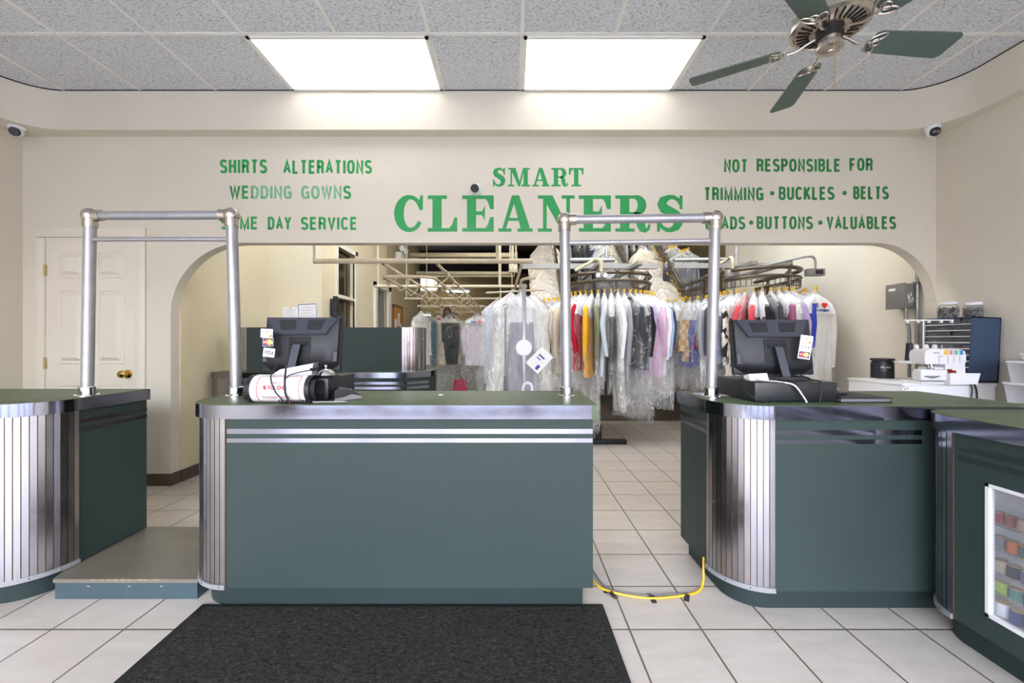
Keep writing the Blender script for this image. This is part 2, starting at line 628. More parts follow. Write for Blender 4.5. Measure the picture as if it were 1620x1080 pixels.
def film_mat(name, lo, hi, tint, rough=0.16, gather=0.6):
    """crumpled clear garment film: transparent with milky creases and painted streak highlights"""
    m = bpy.data.materials.new(name)
    m.use_nodes = True
    N, L = m.node_tree.nodes, m.node_tree.links
    B = N['Principled BSDF']
    B.inputs['Base Color'].default_value = tint
    B.inputs['Roughness'].default_value = rough
    B.inputs['Specular IOR Level'].default_value = 0.8
    oi = N.new('ShaderNodeObjectInfo')
    tc = N.new('ShaderNodeTexCoord')
    off = N.new('ShaderNodeVectorMath')
    L.new(tc.outputs['Object'], off.inputs[0])
    cx = N.new('ShaderNodeCombineXYZ')
    for k_ in range(3):
        L.new(math_(N, L, 'MULTIPLY', oi.outputs['Random'], 40.0 + 9 * k_), cx.inputs[k_])
    L.new(cx.outputs[0], off.inputs[1])
    mp = N.new('ShaderNodeMapping')
    mp.inputs['Scale'].default_value = (1.5, 1.5, 0.62)
    mp.inputs['Rotation'].default_value = (0.35, 0.5, 0)
    L.new(off.outputs[0], mp.inputs['Vector'])
    v = mp.outputs[0]
    a = noise_node(N, L, v, 2.6, 3.0, 0.5, 1.6)
    a2 = noise_node(N, L, v, 6.0, 2.0, 0.5, 2.0)
    r = math_(N, L, 'ABSOLUTE', math_(N, L, 'SUBTRACT', a, 0.5))
    r2 = math_(N, L, 'ABSOLUTE', math_(N, L, 'SUBTRACT', a2, 0.5))
    c1 = rng(N, L, r, 0.0, 0.012, 1.0, 0.0)  # bright ridges paint the glossy streak highlights along the creases
    c2 = math_(N, L, 'ADD', rng(N, L, r2, 0.0, 0.010, 0.22, 0.0), rng(N, L, a2, 0.35, 0.75, 0.0, 0.34))
    sx_ = N.new('ShaderNodeSeparateXYZ')
    L.new(tc.outputs['Object'], sx_.inputs[0])
    gath = rng(N, L, sx_.outputs[2], -0.30, -0.14, 0.0, gather)
    crease = math_(N, L, 'MINIMUM', math_(N, L, 'ADD', math_(N, L, 'ADD', c1, c2), gath), 1.0)
    bump(N, L, B, math_(N, L, 'ADD', a, math_(N, L, 'MULTIPLY', a2, 0.4)), 0.05)
    tr = N.new('ShaderNodeBsdfTransparent')
    mx = N.new('ShaderNodeMixShader')
    lw = N.new('ShaderNodeLayerWeight')
    lw.inputs['Blend'].default_value = 0.35
    f = math_(N, L, 'ADD', rng(N, L, crease, 0, 1, lo, hi), math_(N, L, 'MULTIPLY', lw.outputs['Facing'], 0.10))
    L.new(f, mx.inputs[0])
    L.new(tr.outputs[0], mx.inputs[1])
    L.new(B.outputs[0], mx.inputs[2])
    L.new(mx.outputs[0], N['Material Output'].inputs[0])
    return m


def clear_mat(name, op, rough=0.05, tint=(0.9, 0.92, 0.95, 1)):
    m = bpy.data.materials.new(name)
    m.use_nodes = True
    N, L = m.node_tree.nodes, m.node_tree.links
    B = N['Principled BSDF']
    B.inputs['Base Color'].default_value = tint
    B.inputs['Roughness'].default_value = rough
    tr = N.new('ShaderNodeBsdfTransparent')
    mx = N.new('ShaderNodeMixShader')
    lw = N.new('ShaderNodeLayerWeight')
    lw.inputs['Blend'].default_value = 0.25
    L.new(math_(N, L, 'ADD', math_(N, L, 'MULTIPLY', lw.outputs['Fresnel'], 0.5), op), mx.inputs[0])
    L.new(tr.outputs[0], mx.inputs[1])
    L.new(B.outputs[0], mx.inputs[2])
    L.new(mx.outputs[0], N['Material Output'].inputs[0])
    return m


M['floor'] = floor_mat()
M['ceiling'] = ceiling_mat()
M['carpet'] = carpet_mat()
M['film'] = film_mat('clear_garment_film', 0.05, 0.55, rgb(236, 236, 234))
M['film_white'] = film_mat('milky_garment_film', 0.34, 0.85, rgb(236, 234, 228))
M['film_thin'] = film_mat('loose_garment_film', 0.12, 0.55, rgb(226, 226, 222))
M['film_stack'] = film_mat('bunched_white_film', 0.70, 0.97, rgb(214, 205, 188), 0.25, 0.1)
M['film_clear'] = film_mat('very_clear_film', 0.02, 0.30, rgb(226, 226, 222), 0.12, 0.5)
M['cape'] = film_mat('white_cape_paper', 0.80, 0.95, rgb(242, 242, 244), 0.35, 0.1)
M['glass'] = clear_mat('display_glass', 0.05)
M['smoky_drawer'] = clear_mat('smoky_drawer_plastic', 0.45, 0.2, (0.16, 0.17, 0.19, 1))
M['jar_plastic'] = clear_mat('jar_plastic', 0.05, 0.1)
M['clear_plastic'] = clear_mat('clear_plastic', 0.16, 0.12)
M['dark_glass'] = mat('dark_window_glass', rgb(52, 44, 24), 0.12, var=0.5, scale=5)
M['diffuser'] = emit('troffer_diffuser', (1.0, 0.99, 0.985, 1), TROFFER)
M['tube'] = emit('fluorescent_tube', (1.0, 0.95, 0.85, 1), TUBE)
M['bright_window'] = emit('far_daylit_window', (0.9, 0.93, 0.88, 1), 1.6)

_cloth = {}


def cloth(r, g, b):
    k = (r, g, b)
    if k not in _cloth:
        _cloth[k] = mat('cloth_%02x%02x%02x' % k, rgb(r, g, b), 0.85, var=0.1, scale=14, bmp=0.004, bscale=18, stretch=(1, 1, 0.3), spec=0.2)
    return _cloth[k]


def plaid_mat():
    m, N, L, B = nt('gold_white_check')
    tc = N.new('ShaderNodeTexCoord')
    ck = N.new('ShaderNodeTexChecker')
    ck.inputs['Scale'].default_value = 14
    ck.inputs['Color1'].default_value = rgb(222, 160, 50)
    ck.inputs['Color2'].default_value = rgb(236, 222, 190)
    L.new(tc.outputs['Object'], ck.inputs['Vector'])
    L.new(ck.outputs[0], B.inputs['Base Color'])
    B.inputs['Roughness'].default_value = 0.85
    return m


def print_mat():
    m, N, L, B = nt('black_white_print')
    v = coords(N, L, (1, 1, 0.5))
    a = noise_node(N, L, v, 16.0, 2.0, 0.5, 1.0)
    L.new(mixc(N, L, rng(N, L, a, 0.5, 0.54, 0, 1), rgb(28, 28, 32), rgb(214, 208, 194)), B.inputs['Base Color'])
    B.inputs['Roughness'].default_value = 0.85
    return m


M['plaid'] = plaid_mat()
M['print'] = print_mat()
# ------------------------------------------------------------------ room shell
WY = 3.474            # face of the lettered wall
XL, XR = -4.074, 3.532
ZC, ZS = 3.226, 2.905  # ceiling, underside of the soffit
SY = 3.36             # soffit face

mb = MB()
mb.add([(XL - .1, -3.1, 0), (XR + .1, -3.1, 0), (XR + .1, 6.3, 0), (XL - .1, 6.3, 0)], [(0, 1, 2, 3)])
struct(mb.build('floor', M['floor']), 'cream square floor tiles with brown grout')
mb = MB()
mb.add([(XL - .1, 6.3, 0), (XR + .1, 6.3, 0), (XR + .1, 15.6, 0), (XL - .1, 15.6, 0)], [(0, 1, 2, 3)])
M['dark_floor'] = mat('dimmed_workroom_floor', rgb(92, 84, 72), 0.6, var=0.2, scale=1.5)  # floor colour darkened in place of the dim light at the back
struct(mb.build('floor.001', M['dark_floor']), 'workroom floor coloured dark for the lack of light')

mb = MB().box(XL, XR, -3.0, SY + .05, ZC, ZC + .04)
struct(mb.build('ceiling', M['ceiling']), 'grey fissured ceiling tiles')
mb = MB()
for k in range(-7, 7):
    x = 0.066 + 0.613 * k
    if XL < x < XR:
        mb.box(x - .012, x + .012, -3.0, SY, ZC - .005, ZC + .002)
y = 2.746
while y > -3:
    mb.box(XL, XR, y - .012, y + .012, ZC - .006, ZC + .002)
    y -= 0.611
struct(mb.build('trim_1', M['tbar']), 'white ceiling grid bars')

# lettered back wall with the wide arch
poly = [(XL, 0), (-2.842, 0)]
poly += arc(-2.242, 1.421, 0.6, 180, 90, 20)
poly += arc(3.03, 1.521, 0.5, 90, 2, 18)
poly += [(XR + .02, 1.50), (XR + .02, 3.3), (XL, 3.3)]
mb = MB().plate(poly, WY, WY + .095)
wall_back = struct(mb.build('wall_back', M['wall'], sharp=40), 'cream wall with the wide arched opening')

mb = MB().box(XL - .1, XL, -3.1, WY + .095, 0, 3.3)
struct(mb.build('wall_left', M['wall']))
mb = MB().box(XR, XR + .1, -3.1, 6.9, 0, 3.7)
struct(mb.build('wall_right', M['wall']))

# soffit: ring under the ceiling with rounded corners
inner = [(-3.926, -3.0)] + arc(-3.616, 3.05, 0.31, 180, 90, 14) + arc(3.13, 3.05, 0.31, 90, 0, 14) + [(3.44, -3.0)]
outer = [(XR, -3.0), (XR, WY), (XL, WY), (XL, -3.0)]
mb = MB().prism(inner + outer, ZS, 3.29)
struct(mb.build('trim_2', M['wall'], sharp=40), 'cream soffit with rounded corners under the ceiling')
mb = MB().strip(inner, ZC - .009, ZC - .0005, 0.0, 0.0015)  # dark strip drawn where the ceiling edge lies in shadow
struct(mb.build('trim_3', M['black_gap']), 'dark strip painted as the shadow gap between ceiling tiles and soffit')

# storefront behind the viewer: bronze frame, open to the street
mb = MB()
mb.box(XL - .1, XR + .1, -3.1, -3.0, 2.75, 3.3)
mb.box(XL - .1, XR + .1, -3.1, -3.0, 0, 0.12)
mb.box(XL - .1, -3.7, -3.1, -3.0, 0, 2.8)
mb.box(3.2, XR + .1, -3.1, -3.0, 0, 2.8)
for x in (-2.4, -1.25, 0.2, 1.2, 2.3):
    mb.box(x - .06, x + .06, -3.1, -3.0, 0.1, 2.8)
struct(mb.build('wall_front', M['mullion']))
mb = MB()
mb.add([(-40, -40, -.05), (40, -40, -.05), (40, -3.1, -.05), (-40, -3.1, -.05)], [(0, 1, 2, 3)])
struct(mb.build('street', M['street']))
mb = MB()
for x0, x1, h in ((-26, -13, 5), (-12, -3, 3.8), (1, 9, 4.4), (11, 24, 6)):
    mb.box(x0, x1, -26, -19, -.05, h)
struct(mb.build('street_buildings', M['brick']))

# baseboard at the arch jamb
mb = MB()
mb.box(-3.05, -2.842, WY - .008, WY, 0, .10)
mb.box(-2.842, -2.834, WY - .008, WY + .095, 0, .10)
struct(mb.build('baseboard_left', M['baseboard']), 'brown vinyl baseboard at the arch')

# ------------------------------------------------------------------ the room behind the arch
BX = -2.835
mb = MB().box(BX - .1, BX, WY + .095, 4.85, 0, 3.6)
struct(mb.build('wall_passage_left', M['back_wall']))
mb = MB().box(BX, BX + .008, WY + .095, 4.85, 0, .10)
struct(mb.build('baseboard_passage', M['baseboard']))
mb = MB().box(BX - .1, -2.21, 4.85, 4.95, 0, 3.6)
struct(mb.build('wall_passage_back', M['back_wall']))
# side wall of the workroom with a window opening and a doorway
mb = MB()
X0, X1 = -2.31, -2.21
mb.box(X0, X1, 4.95, 5.27, 0, 3.6)
mb.box(X0, X1, 5.27, 5.85, 2.40, 3.6)
mb.box(X0, X1, 5.27, 5.85, 0, 0.9)
mb.box(X0, X1, 5.85, 6.75, 0, 3.6)
mb.box(X0, X1, 6.75, 7.35, 2.08, 3.6)
struct(mb.build('wall_workroom_left', M['back_wall']))
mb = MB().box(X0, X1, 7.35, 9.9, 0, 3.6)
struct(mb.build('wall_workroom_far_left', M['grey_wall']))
w1 = bpy.data.objects.new('window_1', None)
COL.objects.link(w1)
w1.location = (-2.21, 5.56, .9)
struct(w1, 'tall dark window in the workroom side wall')
mb = MB().box(-2.28, -2.27, 5.27, 5.85, .9, 2.4)
mb.build('pane', M['dark_glass'], w1, w=True)
mb = MB()
mb.box(-2.23, -2.19, 5.22, 5.27, .85, 2.46)
mb.box(-2.23, -2.19, 5.85, 5.93, .85, 2.46)
mb.box(-2.23, -2.19, 5.22, 5.93, 2.40, 2.46)
mb.box(-2.275, -2.20, 5.27, 5.85, 1.76, 1.80)
mb.build('window_frame', M['white_paint'], w1, w=True)
d2 = bpy.data.objects.new('door_2', None)
COL.objects.link(d2)
d2.location = (-2.26, 7.05, 0)
struct(d2, 'grey door in the workroom side wall')
MB().box(-2.29, -2.25, 6.76, 7.34, 0, 2.07).build('door_leaf', M['elec'], d2, w=True)
mb = MB()
mb.box(-2.22, -2.17, 6.65, 6.75, 0, 2.16)
mb.box(-2.22, -2.17, 7.35, 7.5, 0, 2.16)
mb.box(-2.22, -2.17, 6.65, 7.5, 2.08, 2.16)
mb.build('door_casing', M['white_paint'], d2, w=True)
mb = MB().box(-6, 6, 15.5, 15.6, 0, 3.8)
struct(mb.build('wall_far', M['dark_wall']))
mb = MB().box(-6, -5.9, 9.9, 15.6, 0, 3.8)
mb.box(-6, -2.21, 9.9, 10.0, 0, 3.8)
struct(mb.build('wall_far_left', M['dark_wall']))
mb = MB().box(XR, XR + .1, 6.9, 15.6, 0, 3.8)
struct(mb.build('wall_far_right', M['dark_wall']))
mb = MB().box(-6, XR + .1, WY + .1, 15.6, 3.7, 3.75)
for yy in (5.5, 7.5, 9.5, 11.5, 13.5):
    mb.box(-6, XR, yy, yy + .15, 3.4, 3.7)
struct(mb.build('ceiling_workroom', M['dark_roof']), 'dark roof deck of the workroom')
w2 = bpy.data.objects.new('window_2', None)
COL.objects.link(w2)
w2.location = (-3.0, 15.45, 1.9)
struct(w2, 'bright window at the far end of the workroom')
MB().box(-3.38, -2.80, 15.46, 15.49, 3.10, 3.60).build('pane', M['bright_window'], w2, w=True)
MB().box(-3.44, -3.38, 15.44, 15.5, 3.06, 3.66).box(-2.80, -2.74, 15.44, 15.5, 3.06, 3.66).box(-3.44, -2.74, 15.44, 15.5, 3.04, 3.10).build('window_frame', M['grey_wall'], w2, w=True)

# ------------------------------------------------------------------ six panel door in the lettered wall
d1 = bpy.data.objects.new('door_1', None)
COL.objects.link(d1)
d1.location = (-3.495, WY, 0)
struct(d1, 'cream six panel door')
mb = MB()
x0, x1, zt = -3.869, -3.121, 2.06
yf = WY - .012
mb.box(x0, x1, yf, WY + .02, .01, zt)
mpp = WY / F
pan = []
for (a, b) in ((97, 136), (158, 198)):
    for (t, bt) in ((400, 439), (460, 574), (609, 735)):
        pan.append(((a - 810) * mpp, (b - 810) * mpp, CAMZ - (bt - 540) * mpp, CAMZ - (t - 540) * mpp))
for (a, b, c, d) in pan:
    # recessed bevel surround and raised field
    g = .018
    lo = [(a, yf - .001, c), (b, yf - .001, c), (b, yf - .001, d), (a, yf - .001, d)]
    for (p, q) in ((0, 1), (1, 2), (2, 3), (3, 0)):
        pa, pb = Vector(lo[p]), Vector(lo[q])
        mb.tube([pa, pb], .007, 6)
    mb.hexa([(a + .02, yf, c + .02), (b - .02, yf, c + .02), (b - .02, yf, d - .02), (a + .02, yf, d - .02)],
            [(a + .045, yf - .022, c + .045), (b - .045, yf - .022, c + .045), (b - .045, yf - .022, d - .045), (a + .045, yf - .022, d - .045)])
mb.build('door_leaf', M['white_paint'], d1, w=True)
mb = MB()
cw = .078
for (a, b, c, d) in ((x0 - cw, x0 - .004, 0, zt + .0), (x1 + .004, x1 + cw, 0, zt), (x0 - cw, x1 + cw, zt + .004, zt + cw)):
    mb.box(a, b, WY - .022, WY, c, d, .006)
mb.build('door_casing', M['white_paint'], d1, w=True)
mb = MB()
kx, kz = -3.185, .932
mb.lathe([(.034, 0), (.034, .006), (.015, .012), (.013, .03), (.026, .042), (.032, .056), (.028, .07), (.012, .076)], (kx, yf, kz), 24, (0, -1, 0))
mb.build('door_knob', M['brass'], d1, w=True, label='brass door knob')
for z in (1.79, 1.02, .25):
    mb = MB()
    mb.cyl((x0 - .002, yf - .008, z - .048), (x0 - .002, yf - .008, z + .048), .008, n=10)
    mb.box(x0 - .016, x0 + .012, yf - .004, yf, z - .045, z + .045)
    mb.build('hinge', M['hinge'], d1, w=True, label='brass hinge')

# ------------------------------------------------------------------ troffers
def troffer(xa, xb, label):
    t = thing('ceiling_light', label, 'ceiling light', ((xa + xb) / 2, 3.053, ZC - .012), group='ceiling light panels')
    ya, yb = 2.758, SY - .012
    mb = MB()
    f = .022
    for (a, b, c, d) in ((xa, xb, ya, ya + f), (xa, xb, yb - f, yb), (xa, xa + f, ya, yb), (xb - f, xb, ya, yb)):
        mb.box(a, b, c, d, ZC - .016, ZC + .0)
    mb.build('light_frame', M['tbar'], t, w=True)
    MB().box(xa + f, xb - f, ya + f, yb - f, ZC - .013, ZC - .008).build('diffuser', M['diffuser'], t, w=True)
    return t


troffer(-1.764, -.556, 'bright white ceiling light panel above SHIRTS ALTERATIONS lettering, left of the plain tile')
troffer(.078, 1.283, 'bright white ceiling light panel between the plain middle tile and the fan')

# workroom fluorescent fixtures
def tube_light(x, y, z, label, ln=1.2, rot=0.0):
    t = thing('fluorescent_light', label, 'ceiling light', (x, y, z), rot, 'workroom fluorescent lights')
    MB().box(-ln / 2, ln / 2, -.08, .08, .02, .09, .01).build('light_housing', M['white_plastic'], t)
    for s in (-1, 1):
        MB().cyl((-ln / 2 + .02, s * .045, .0), (ln / 2 - .02, s * .045, .0), .018, n=10).build('tube', M['tube'], t)
    MB().cyl((0, 0, .09), (0, 0, 3.7 - z), .006, n=6).build('hanger_rod', M['grey_steel'], t)
    return t


tube_light(-1.2, 5.2, 3.2, 'fluorescent light hung from the workroom roof')
tube_light(1.5, 4.2, 3.25, 'added unseen fluorescent light brightening the front of the garment conveyor')  # fixture added out of view to light the clothes from the front
tube_light(2.6, 4.5, 3.25, 'fluorescent light over the right end of the garment conveyor')
tube_light(.3, 4.2, 3.25, 'added unseen fluorescent light brightening the long bagged gowns')  # extra unseen fixture, added as front light for the hanging clothes
tube_light(1.9, 6.6, 3.4, 'fluorescent light over the sloping rails of the conveyor')
tube_light(-.4, 8.0, 3.3, 'fluorescent light over the rails of bagged clothes')
tube_light(-2.92, 14.3, 3.52, 'lit fluorescent light above the bright far window', 1.0)
tube_light(-1.9, 14.6, 2.95, 'small lit fluorescent light far back beside the bright window', .8)
tube_light(-3.0, 13.6, 2.05, 'low lit fluorescent light far back below the bright window', .7)

# ------------------------------------------------------------------ floor things
t = thing('floor_mat', 'charcoal ribbed entrance mat on the tiles in front of the middle counter', 'mat', (-.48, 1.3, 0))
mb = MB().prism([(-1.375, .75), (.425, .75), (.412, 1.895), (-1.405, 1.895)], .0, .008)
mb.build('mat_border', M['rubber'], t, w=True, label='black rubber border')
mb = MB().prism([(-1.345, .78), (.398, .78), (.386, 1.87), (-1.372, 1.87)], .0078, .0115)
mb.build('mat_pile', M['carpet'], t, w=True)

t = thing('step_platform', 'low green painted wooden step between the left and middle counters', 'step', (-1.8, 2.2, 0))
ptop = [(-2.205, 2.12), (-2.135, 1.94), (-1.462, 1.94), (-1.462, 2.49), (-2.205, 2.49)]
mb = MB().prism(ptop, .078, .095)
mb.build('step_top', M['step'], t, w=True)
inset = [(-2.2, 2.125), (-2.13, 1.945), (-1.467, 1.945), (-1.467, 2.485), (-2.2, 2.485)]
mb = MB().prism(inset, 0, .078)
mb.build('step_riser', M['step_side'], t, w=True)
mb = MB()
for i in range(9):
    x = -1.95 + i * .035 + random.uniform(-.01, .01)
    mb.box(x, x + random.uniform(.008, .03), 1.9385, 1.9405, .092, .0955)
for x in (-1.98, -1.79, -1.64):
    mb.box(x, x + .012, 1.9435, 1.9455, .058, .062)
mb.build('worn_edge', M['worn_wood'], t, w=True, label='chipped paint showing bare wood')

# cables taped to the floor
def floor_pts(px):
    out = []
    for x, y in px:
        d = F * (CAMZ - .008) / (y - 540)
        out.append(((x - 810) * d / F, d, .008))
    return out


def smooth(pts, n=6):
    out = []
    pts = [Vector(p) for p in pts]
    for i in range(len(pts) - 1):
        p0, p1, p2, p3 = pts[max(i - 1, 0)], pts[i], pts[i + 1], pts[min(i + 2, len(pts) - 1)]
        for k in range(n):
            t_ = k / n
            out.append(0.5 * ((2 * p1) + (p2 - p0) * t_ + (2 * p0 - 5 * p1 + 4 * p2 - p3) * t_ * t_ + (3 * p1 - p0 - 3 * p2 + p3) * t_ ** 3))
    out.append(pts[-1])
    return out


yp = floor_pts([(938, 918), (950, 929), (968, 936), (1000, 943), (1035, 946), (1070, 943), (1090, 940), (1106, 934)]) + [(.93, 2.03, .03), (.945, 2.06, .09), (.95, 2.07, .13)]
mb = MB().tube(smooth(yp), .0055, 8)
tag(mb.build('extension_cable', M['yellow']), 'yellow cable taped across the tiles between middle and right counters', 'cable')
gp = floor_pts([(938, 901), (946, 915), (960, 929), (985, 938), (1020, 941.5), (1060, 940), (1085, 938)])
mb = MB().tube(smooth(gp), .004, 8)
tag(mb.build('grey_cable', M['grey_plastic']), 'thin grey cable lying along the yellow cable on the tiles', 'cable')
for (px, py, rz, lab) in ((966, 938, .7, 'black tape strip holding the cables beside the middle counter'),
                          (1031, 944, .05, 'black tape strip at the middle of the cable curve'),
                          (1087, 942, -.5, 'black tape strip holding the cables nearest the right counter')):
    p = floor_pts([(px, py)])[0]
    a = math.pi / 2 + rz
    mb = MB()
    n_ = 9
    rows = []
    for i in range(n_):
        s = -.036 + .072 * i / (n_ - 1)
        z = .0015 + .0125 * math.exp(-(s / .011) ** 2)
        rows.append([(s, -.012, z), (s, .012, z), (s, .012, z + .001), (s, -.012, z + .001)])
    mb.grid(rows, True, True, True)
    o = mb.build('tape_strip', M['black_plastic'])
    o.location = (p[0], p[1], 0)
    o.rotation_euler = (0, 0, a)
    tag(o, lab, 'tape', 'tape over the floor cables')
# ------------------------------------------------------------------ counters
ZT = 0.92      # counter top height
ZP = 0.101     # lower edge of the panels
ZE = 0.857     # lower edge of the metal nosing


def offset(path, o):
    return [(x + nx * o, y + ny * o) for (x, y), (nx, ny) in zip(path, normals2(path))]


def flutes(t, path, z0, z1, pitch=.0245, kick=True, name='fluted_panel'):
    mb = MB()
    mb.strip(path, z0, z1, .0005, .002)
    mb.m = 1
    tot = sum(math.hypot(b[0] - a[0], b[1] - a[1]) for a, b in zip(path, path[1:]))
    pitch = tot / max(1, round(tot / pitch)) * .9999
    pts = resample(path, pitch)
    for a, b in zip(pts, pts[1:]):
        l = math.hypot(b[0] - a[0], b[1] - a[1])
        e = .0014 / l
        p = (a[0] + (b[0] - a[0]) * e, a[1] + (b[1] - a[1]) * e)
        q = (b[0] - (b[0] - a[0]) * e, b[1] - (b[1] - a[1]) * e)
        mb.strip([p, q], z0, z1, .003, .004)
    mb.build(name, [M['copper'], M['flute']], t, w=True, sharp=20, label='ribbed polished aluminium')
    if kick:
        mb = MB().strip(path, z0 - .002, z0 + .018, .005, .008)
        mb.m = 1
        for p in pts[1::4]:
            i = min(range(len(path)), key=lambda k: (path[k][0] - p[0]) ** 2 + (path[k][1] - p[1]) ** 2)
            nx, ny = normals2(path)[i]
            mb.sphere((p[0] + nx * .013, p[1] + ny * .013, z0 + .009), .003, 8)
        mb.build('screwed_strip', [M['strip'], M['black_plastic']], t, w=True, label='aluminium strip with screws')


def counter(label, loc, outline_front, back, edge_path, stripe_paths, flute_path, toe_in=.045, zt=ZT, cut=None):
    """outline_front: plan path with the room on its right; back: points closing the plan"""
    t = thing('counter', label, 'counter', loc)
    body = outline_front + back
    ze = zt - .063
    MB().prism(body, ZP, ze).build('body', M['laminate'], t, w=True) if cut is None else cut(t, body, ze)
    off = offset(outline_front, .018)
    MB().prism(off + back, ze, zt).build('counter_top', M['laminate_top'], t, w=True)
    MB().strip(edge_path, ze + .001, zt - .002, .018, .004).build('metal_edge', M['edge'], t, w=True, label='polished metal nosing')
    for zz in ((.789, .811), (.750, .769)):
        mb = MB()
        for s in stripe_paths:
            mb.strip(s, zz[0] - (ZT - zt), zz[1] - (ZT - zt), .0, .003)
        mb.build('metal_stripe', M['edge'], t, w=True, label='polished metal stripe')
    toe = offset(outline_front, -toe_in)
    MB().prism(toe + back, 0, ZP).build('toe_kick', M['toe'], t, w=True)
    if flute_path:
        flutes(t, flute_path, ZP, ze)
    return t


# left counter
a_ = arc(-2.383, 2.08, .22, 270, 360, 16)
front = [(-4.06, 1.86)] + a_ + [(-2.163, 2.47)]
counter('green laminate counter with wide ribbed metal corner on the left of the step', (-3.1, 2.16, 0), front, [(-4.06, 2.47)], front,
        [[(-2.163, 2.085), (-2.163, 2.47)], [(-4.0, 1.86), (-2.6, 1.86)]], [(-2.43, 1.86)] + a_)

# middle counter
b_ = arc(-1.274, 2.085, .225, 180, 270, 16)
front = [(-1.499, 2.37)] + b_ + [(.361, 1.86), (.361, 2.37)]
counter('long green laminate middle counter behind the charcoal mat', (-.57, 2.11, 0), front, [],
        front[:-2] + [(.352, 1.86)], [[(-1.27, 1.86), (.359, 1.86)]], b_, toe_in=.04)

# right counter
c_ = arc(1.155, 2.035, .2, 180, 270, 16)
front = [(.955, 2.36)] + c_ + [(2.29, 1.835)]
counter('green laminate counter with ribbed metal corner under the right-hand till', (1.6, 2.1, 0), front, [(2.29, 2.36)], front,
        [[(.955, 2.36), (.955, 2.04)], [(1.157, 1.835), (1.80, 1.835)]], c_)

# display counter, lower, running towards the viewer
d_ = arc(1.905, 1.656, .15, 90, 180, 10)
dfront = [(2.29, 1.806)] + d_ + [(1.755, .6)]
WY0, WY1, WZ0, WZ1 = .75, 1.545, .186, .677


def display_cut(t, body, ze):
    mb = MB()
    # front panel with the window opening, built of four slabs, and end walls
    x0, x1 = 1.755, 1.772
    mb.box(x0, x1, .6, 1.656, ZP, WZ0)
    mb.box(x0, x1, .6, 1.656, WZ1, ze)
    mb.box(x0, x1, .6, WY0, WZ0, WZ1)
    mb.box(x0, x1, WY1, 1.656, WZ0, WZ1)
    mb.prism([(x1, 1.64), (x1 + .01, 1.656), (1.86, 1.78), (2.29, 1.79), (2.29, 1.806), (1.905, 1.806)] + d_[1:], ZP, ze)
    mb.box(x1, 2.29, .6, .62, ZP, ze)
    mb.box(2.27, 2.29, .62, 1.79, ZP, ze)
    mb.build('body', M['laminate'], t, w=True)
    mb = MB()
    lp = [(x1, .63), (2.26, .63), (2.26, 1.757), (1.87, 1.757), (1.80, 1.70), (x1, 1.655)]
    mb.prism(lp, .15, .165)
    mb.box(2.25, 2.262, .63, 1.765, .165, .84)
    mb.box(1.87, 2.25, 1.749, 1.757, .165, .832)
    mb.prism([(1.87, 1.757), (1.80, 1.70), (1.805, 1.694), (1.87, 1.747)], .165, .832)
    mb.prism([(1.80, 1.70), (x1, 1.655), (x1 + .006, 1.65), (1.805, 1.694)], .165, .832)
    mb.box(x1, 2.25, .63, .64, .165, .84)
    mb.prism(lp, .832, .84)
    mb.build('display_lining', M['white_plastic'], t, w=True, label='white lining of the display case')
    mb = MB()
    for (a, b, c, d) in ((WY1 - .012, WY1, WZ0, WZ1), (WY0, WY0 + .012, WZ0, WZ1), (WY0, WY1, WZ1 - .012, WZ1), (WY0, WY1, WZ0, WZ0 + .012)):
        mb.box(1.751, 1.774, a, b, c, d)
    mb.build('window_frame', M['white_plastic'], t, w=True, label='white frame of the display window')
    MB().box(1.764, 1.768, WY0 + .01, WY1 - .01, WZ0 + .01, WZ1 - .01).build('glass_pane', M['glass'], t, w=True, label='clear glass pane')
    # stepped shelf carrying the thread
    mb = MB()
    for (xx, zz) in SROW:
        mb.box(xx - .024, xx + .022, .66, 1.752, zz - .006, zz)
        mb.box(xx + .0205, xx + .022, .66, 1.752, zz, zz + .07)
    mb.build('display_shelf', M['clear_plastic'], t, w=True, label='clear stepped shelf')


SROW = [(1.985, .462), (1.94, .380), (1.895, .306), (1.85, .243), (1.805, .190)]
DZ = .905
dc = counter('lower green display counter with a glass window of thread spools', (2.0, 1.2, 0), dfront, [(2.29, .6)], dfront,
             [[(1.755, 1.64), (1.755, .62)]], d_[3:], zt=DZ, cut=display_cut)

# thread spools on the stepped shelf
SPC = [(96, 84, 150), (164, 52, 72), (160, 74, 66), (200, 168, 160), (70, 90, 120), (206, 184, 156), (130, 134, 144), (214, 110, 44),
       (74, 84, 84), (150, 136, 116), (226, 226, 226), (196, 186, 158), (42, 46, 56), (116, 104, 160), (214, 140, 170), (40, 44, 58),
       (168, 200, 60), (60, 130, 120), (150, 116, 96), (120, 108, 176), (184, 146, 116), (226, 230, 236), (40, 60, 110), (170, 40, 40), (230, 200, 90)]
SPN = ['violet', 'crimson', 'rust', 'pale pink', 'slate blue', 'cream', 'grey', 'orange', 'dark grey', 'taupe', 'white', 'ivory', 'black',
       'lilac', 'pink', 'navy black', 'lime', 'teal', 'brown', 'purple', 'tan', 'icy white', 'royal blue', 'red', 'straw']


def make_spool():
    t = thing('thread_spool', 'x', 'thread spool', (0, 0, 0), 0, 'thread spools in the display window')
    mb = MB().lathe([(.027, .004), (.030, .006), (.030, .016), (.0305, .02), (.0295, .05), (.0275, .058), (.026, .06)], n=18)
    mb.build('wound_thread', M['paper'], t)
    mb = MB().lathe([(.010, 0), (.029, 0), (.029, .004), (.010, .004)], n=18)
    mb.lathe([(.008, .06), (.026, .0602), (.026, .064), (.008, .064)], n=18)
    mb.build('spool_core', M['worn_wood'], t)
    return t


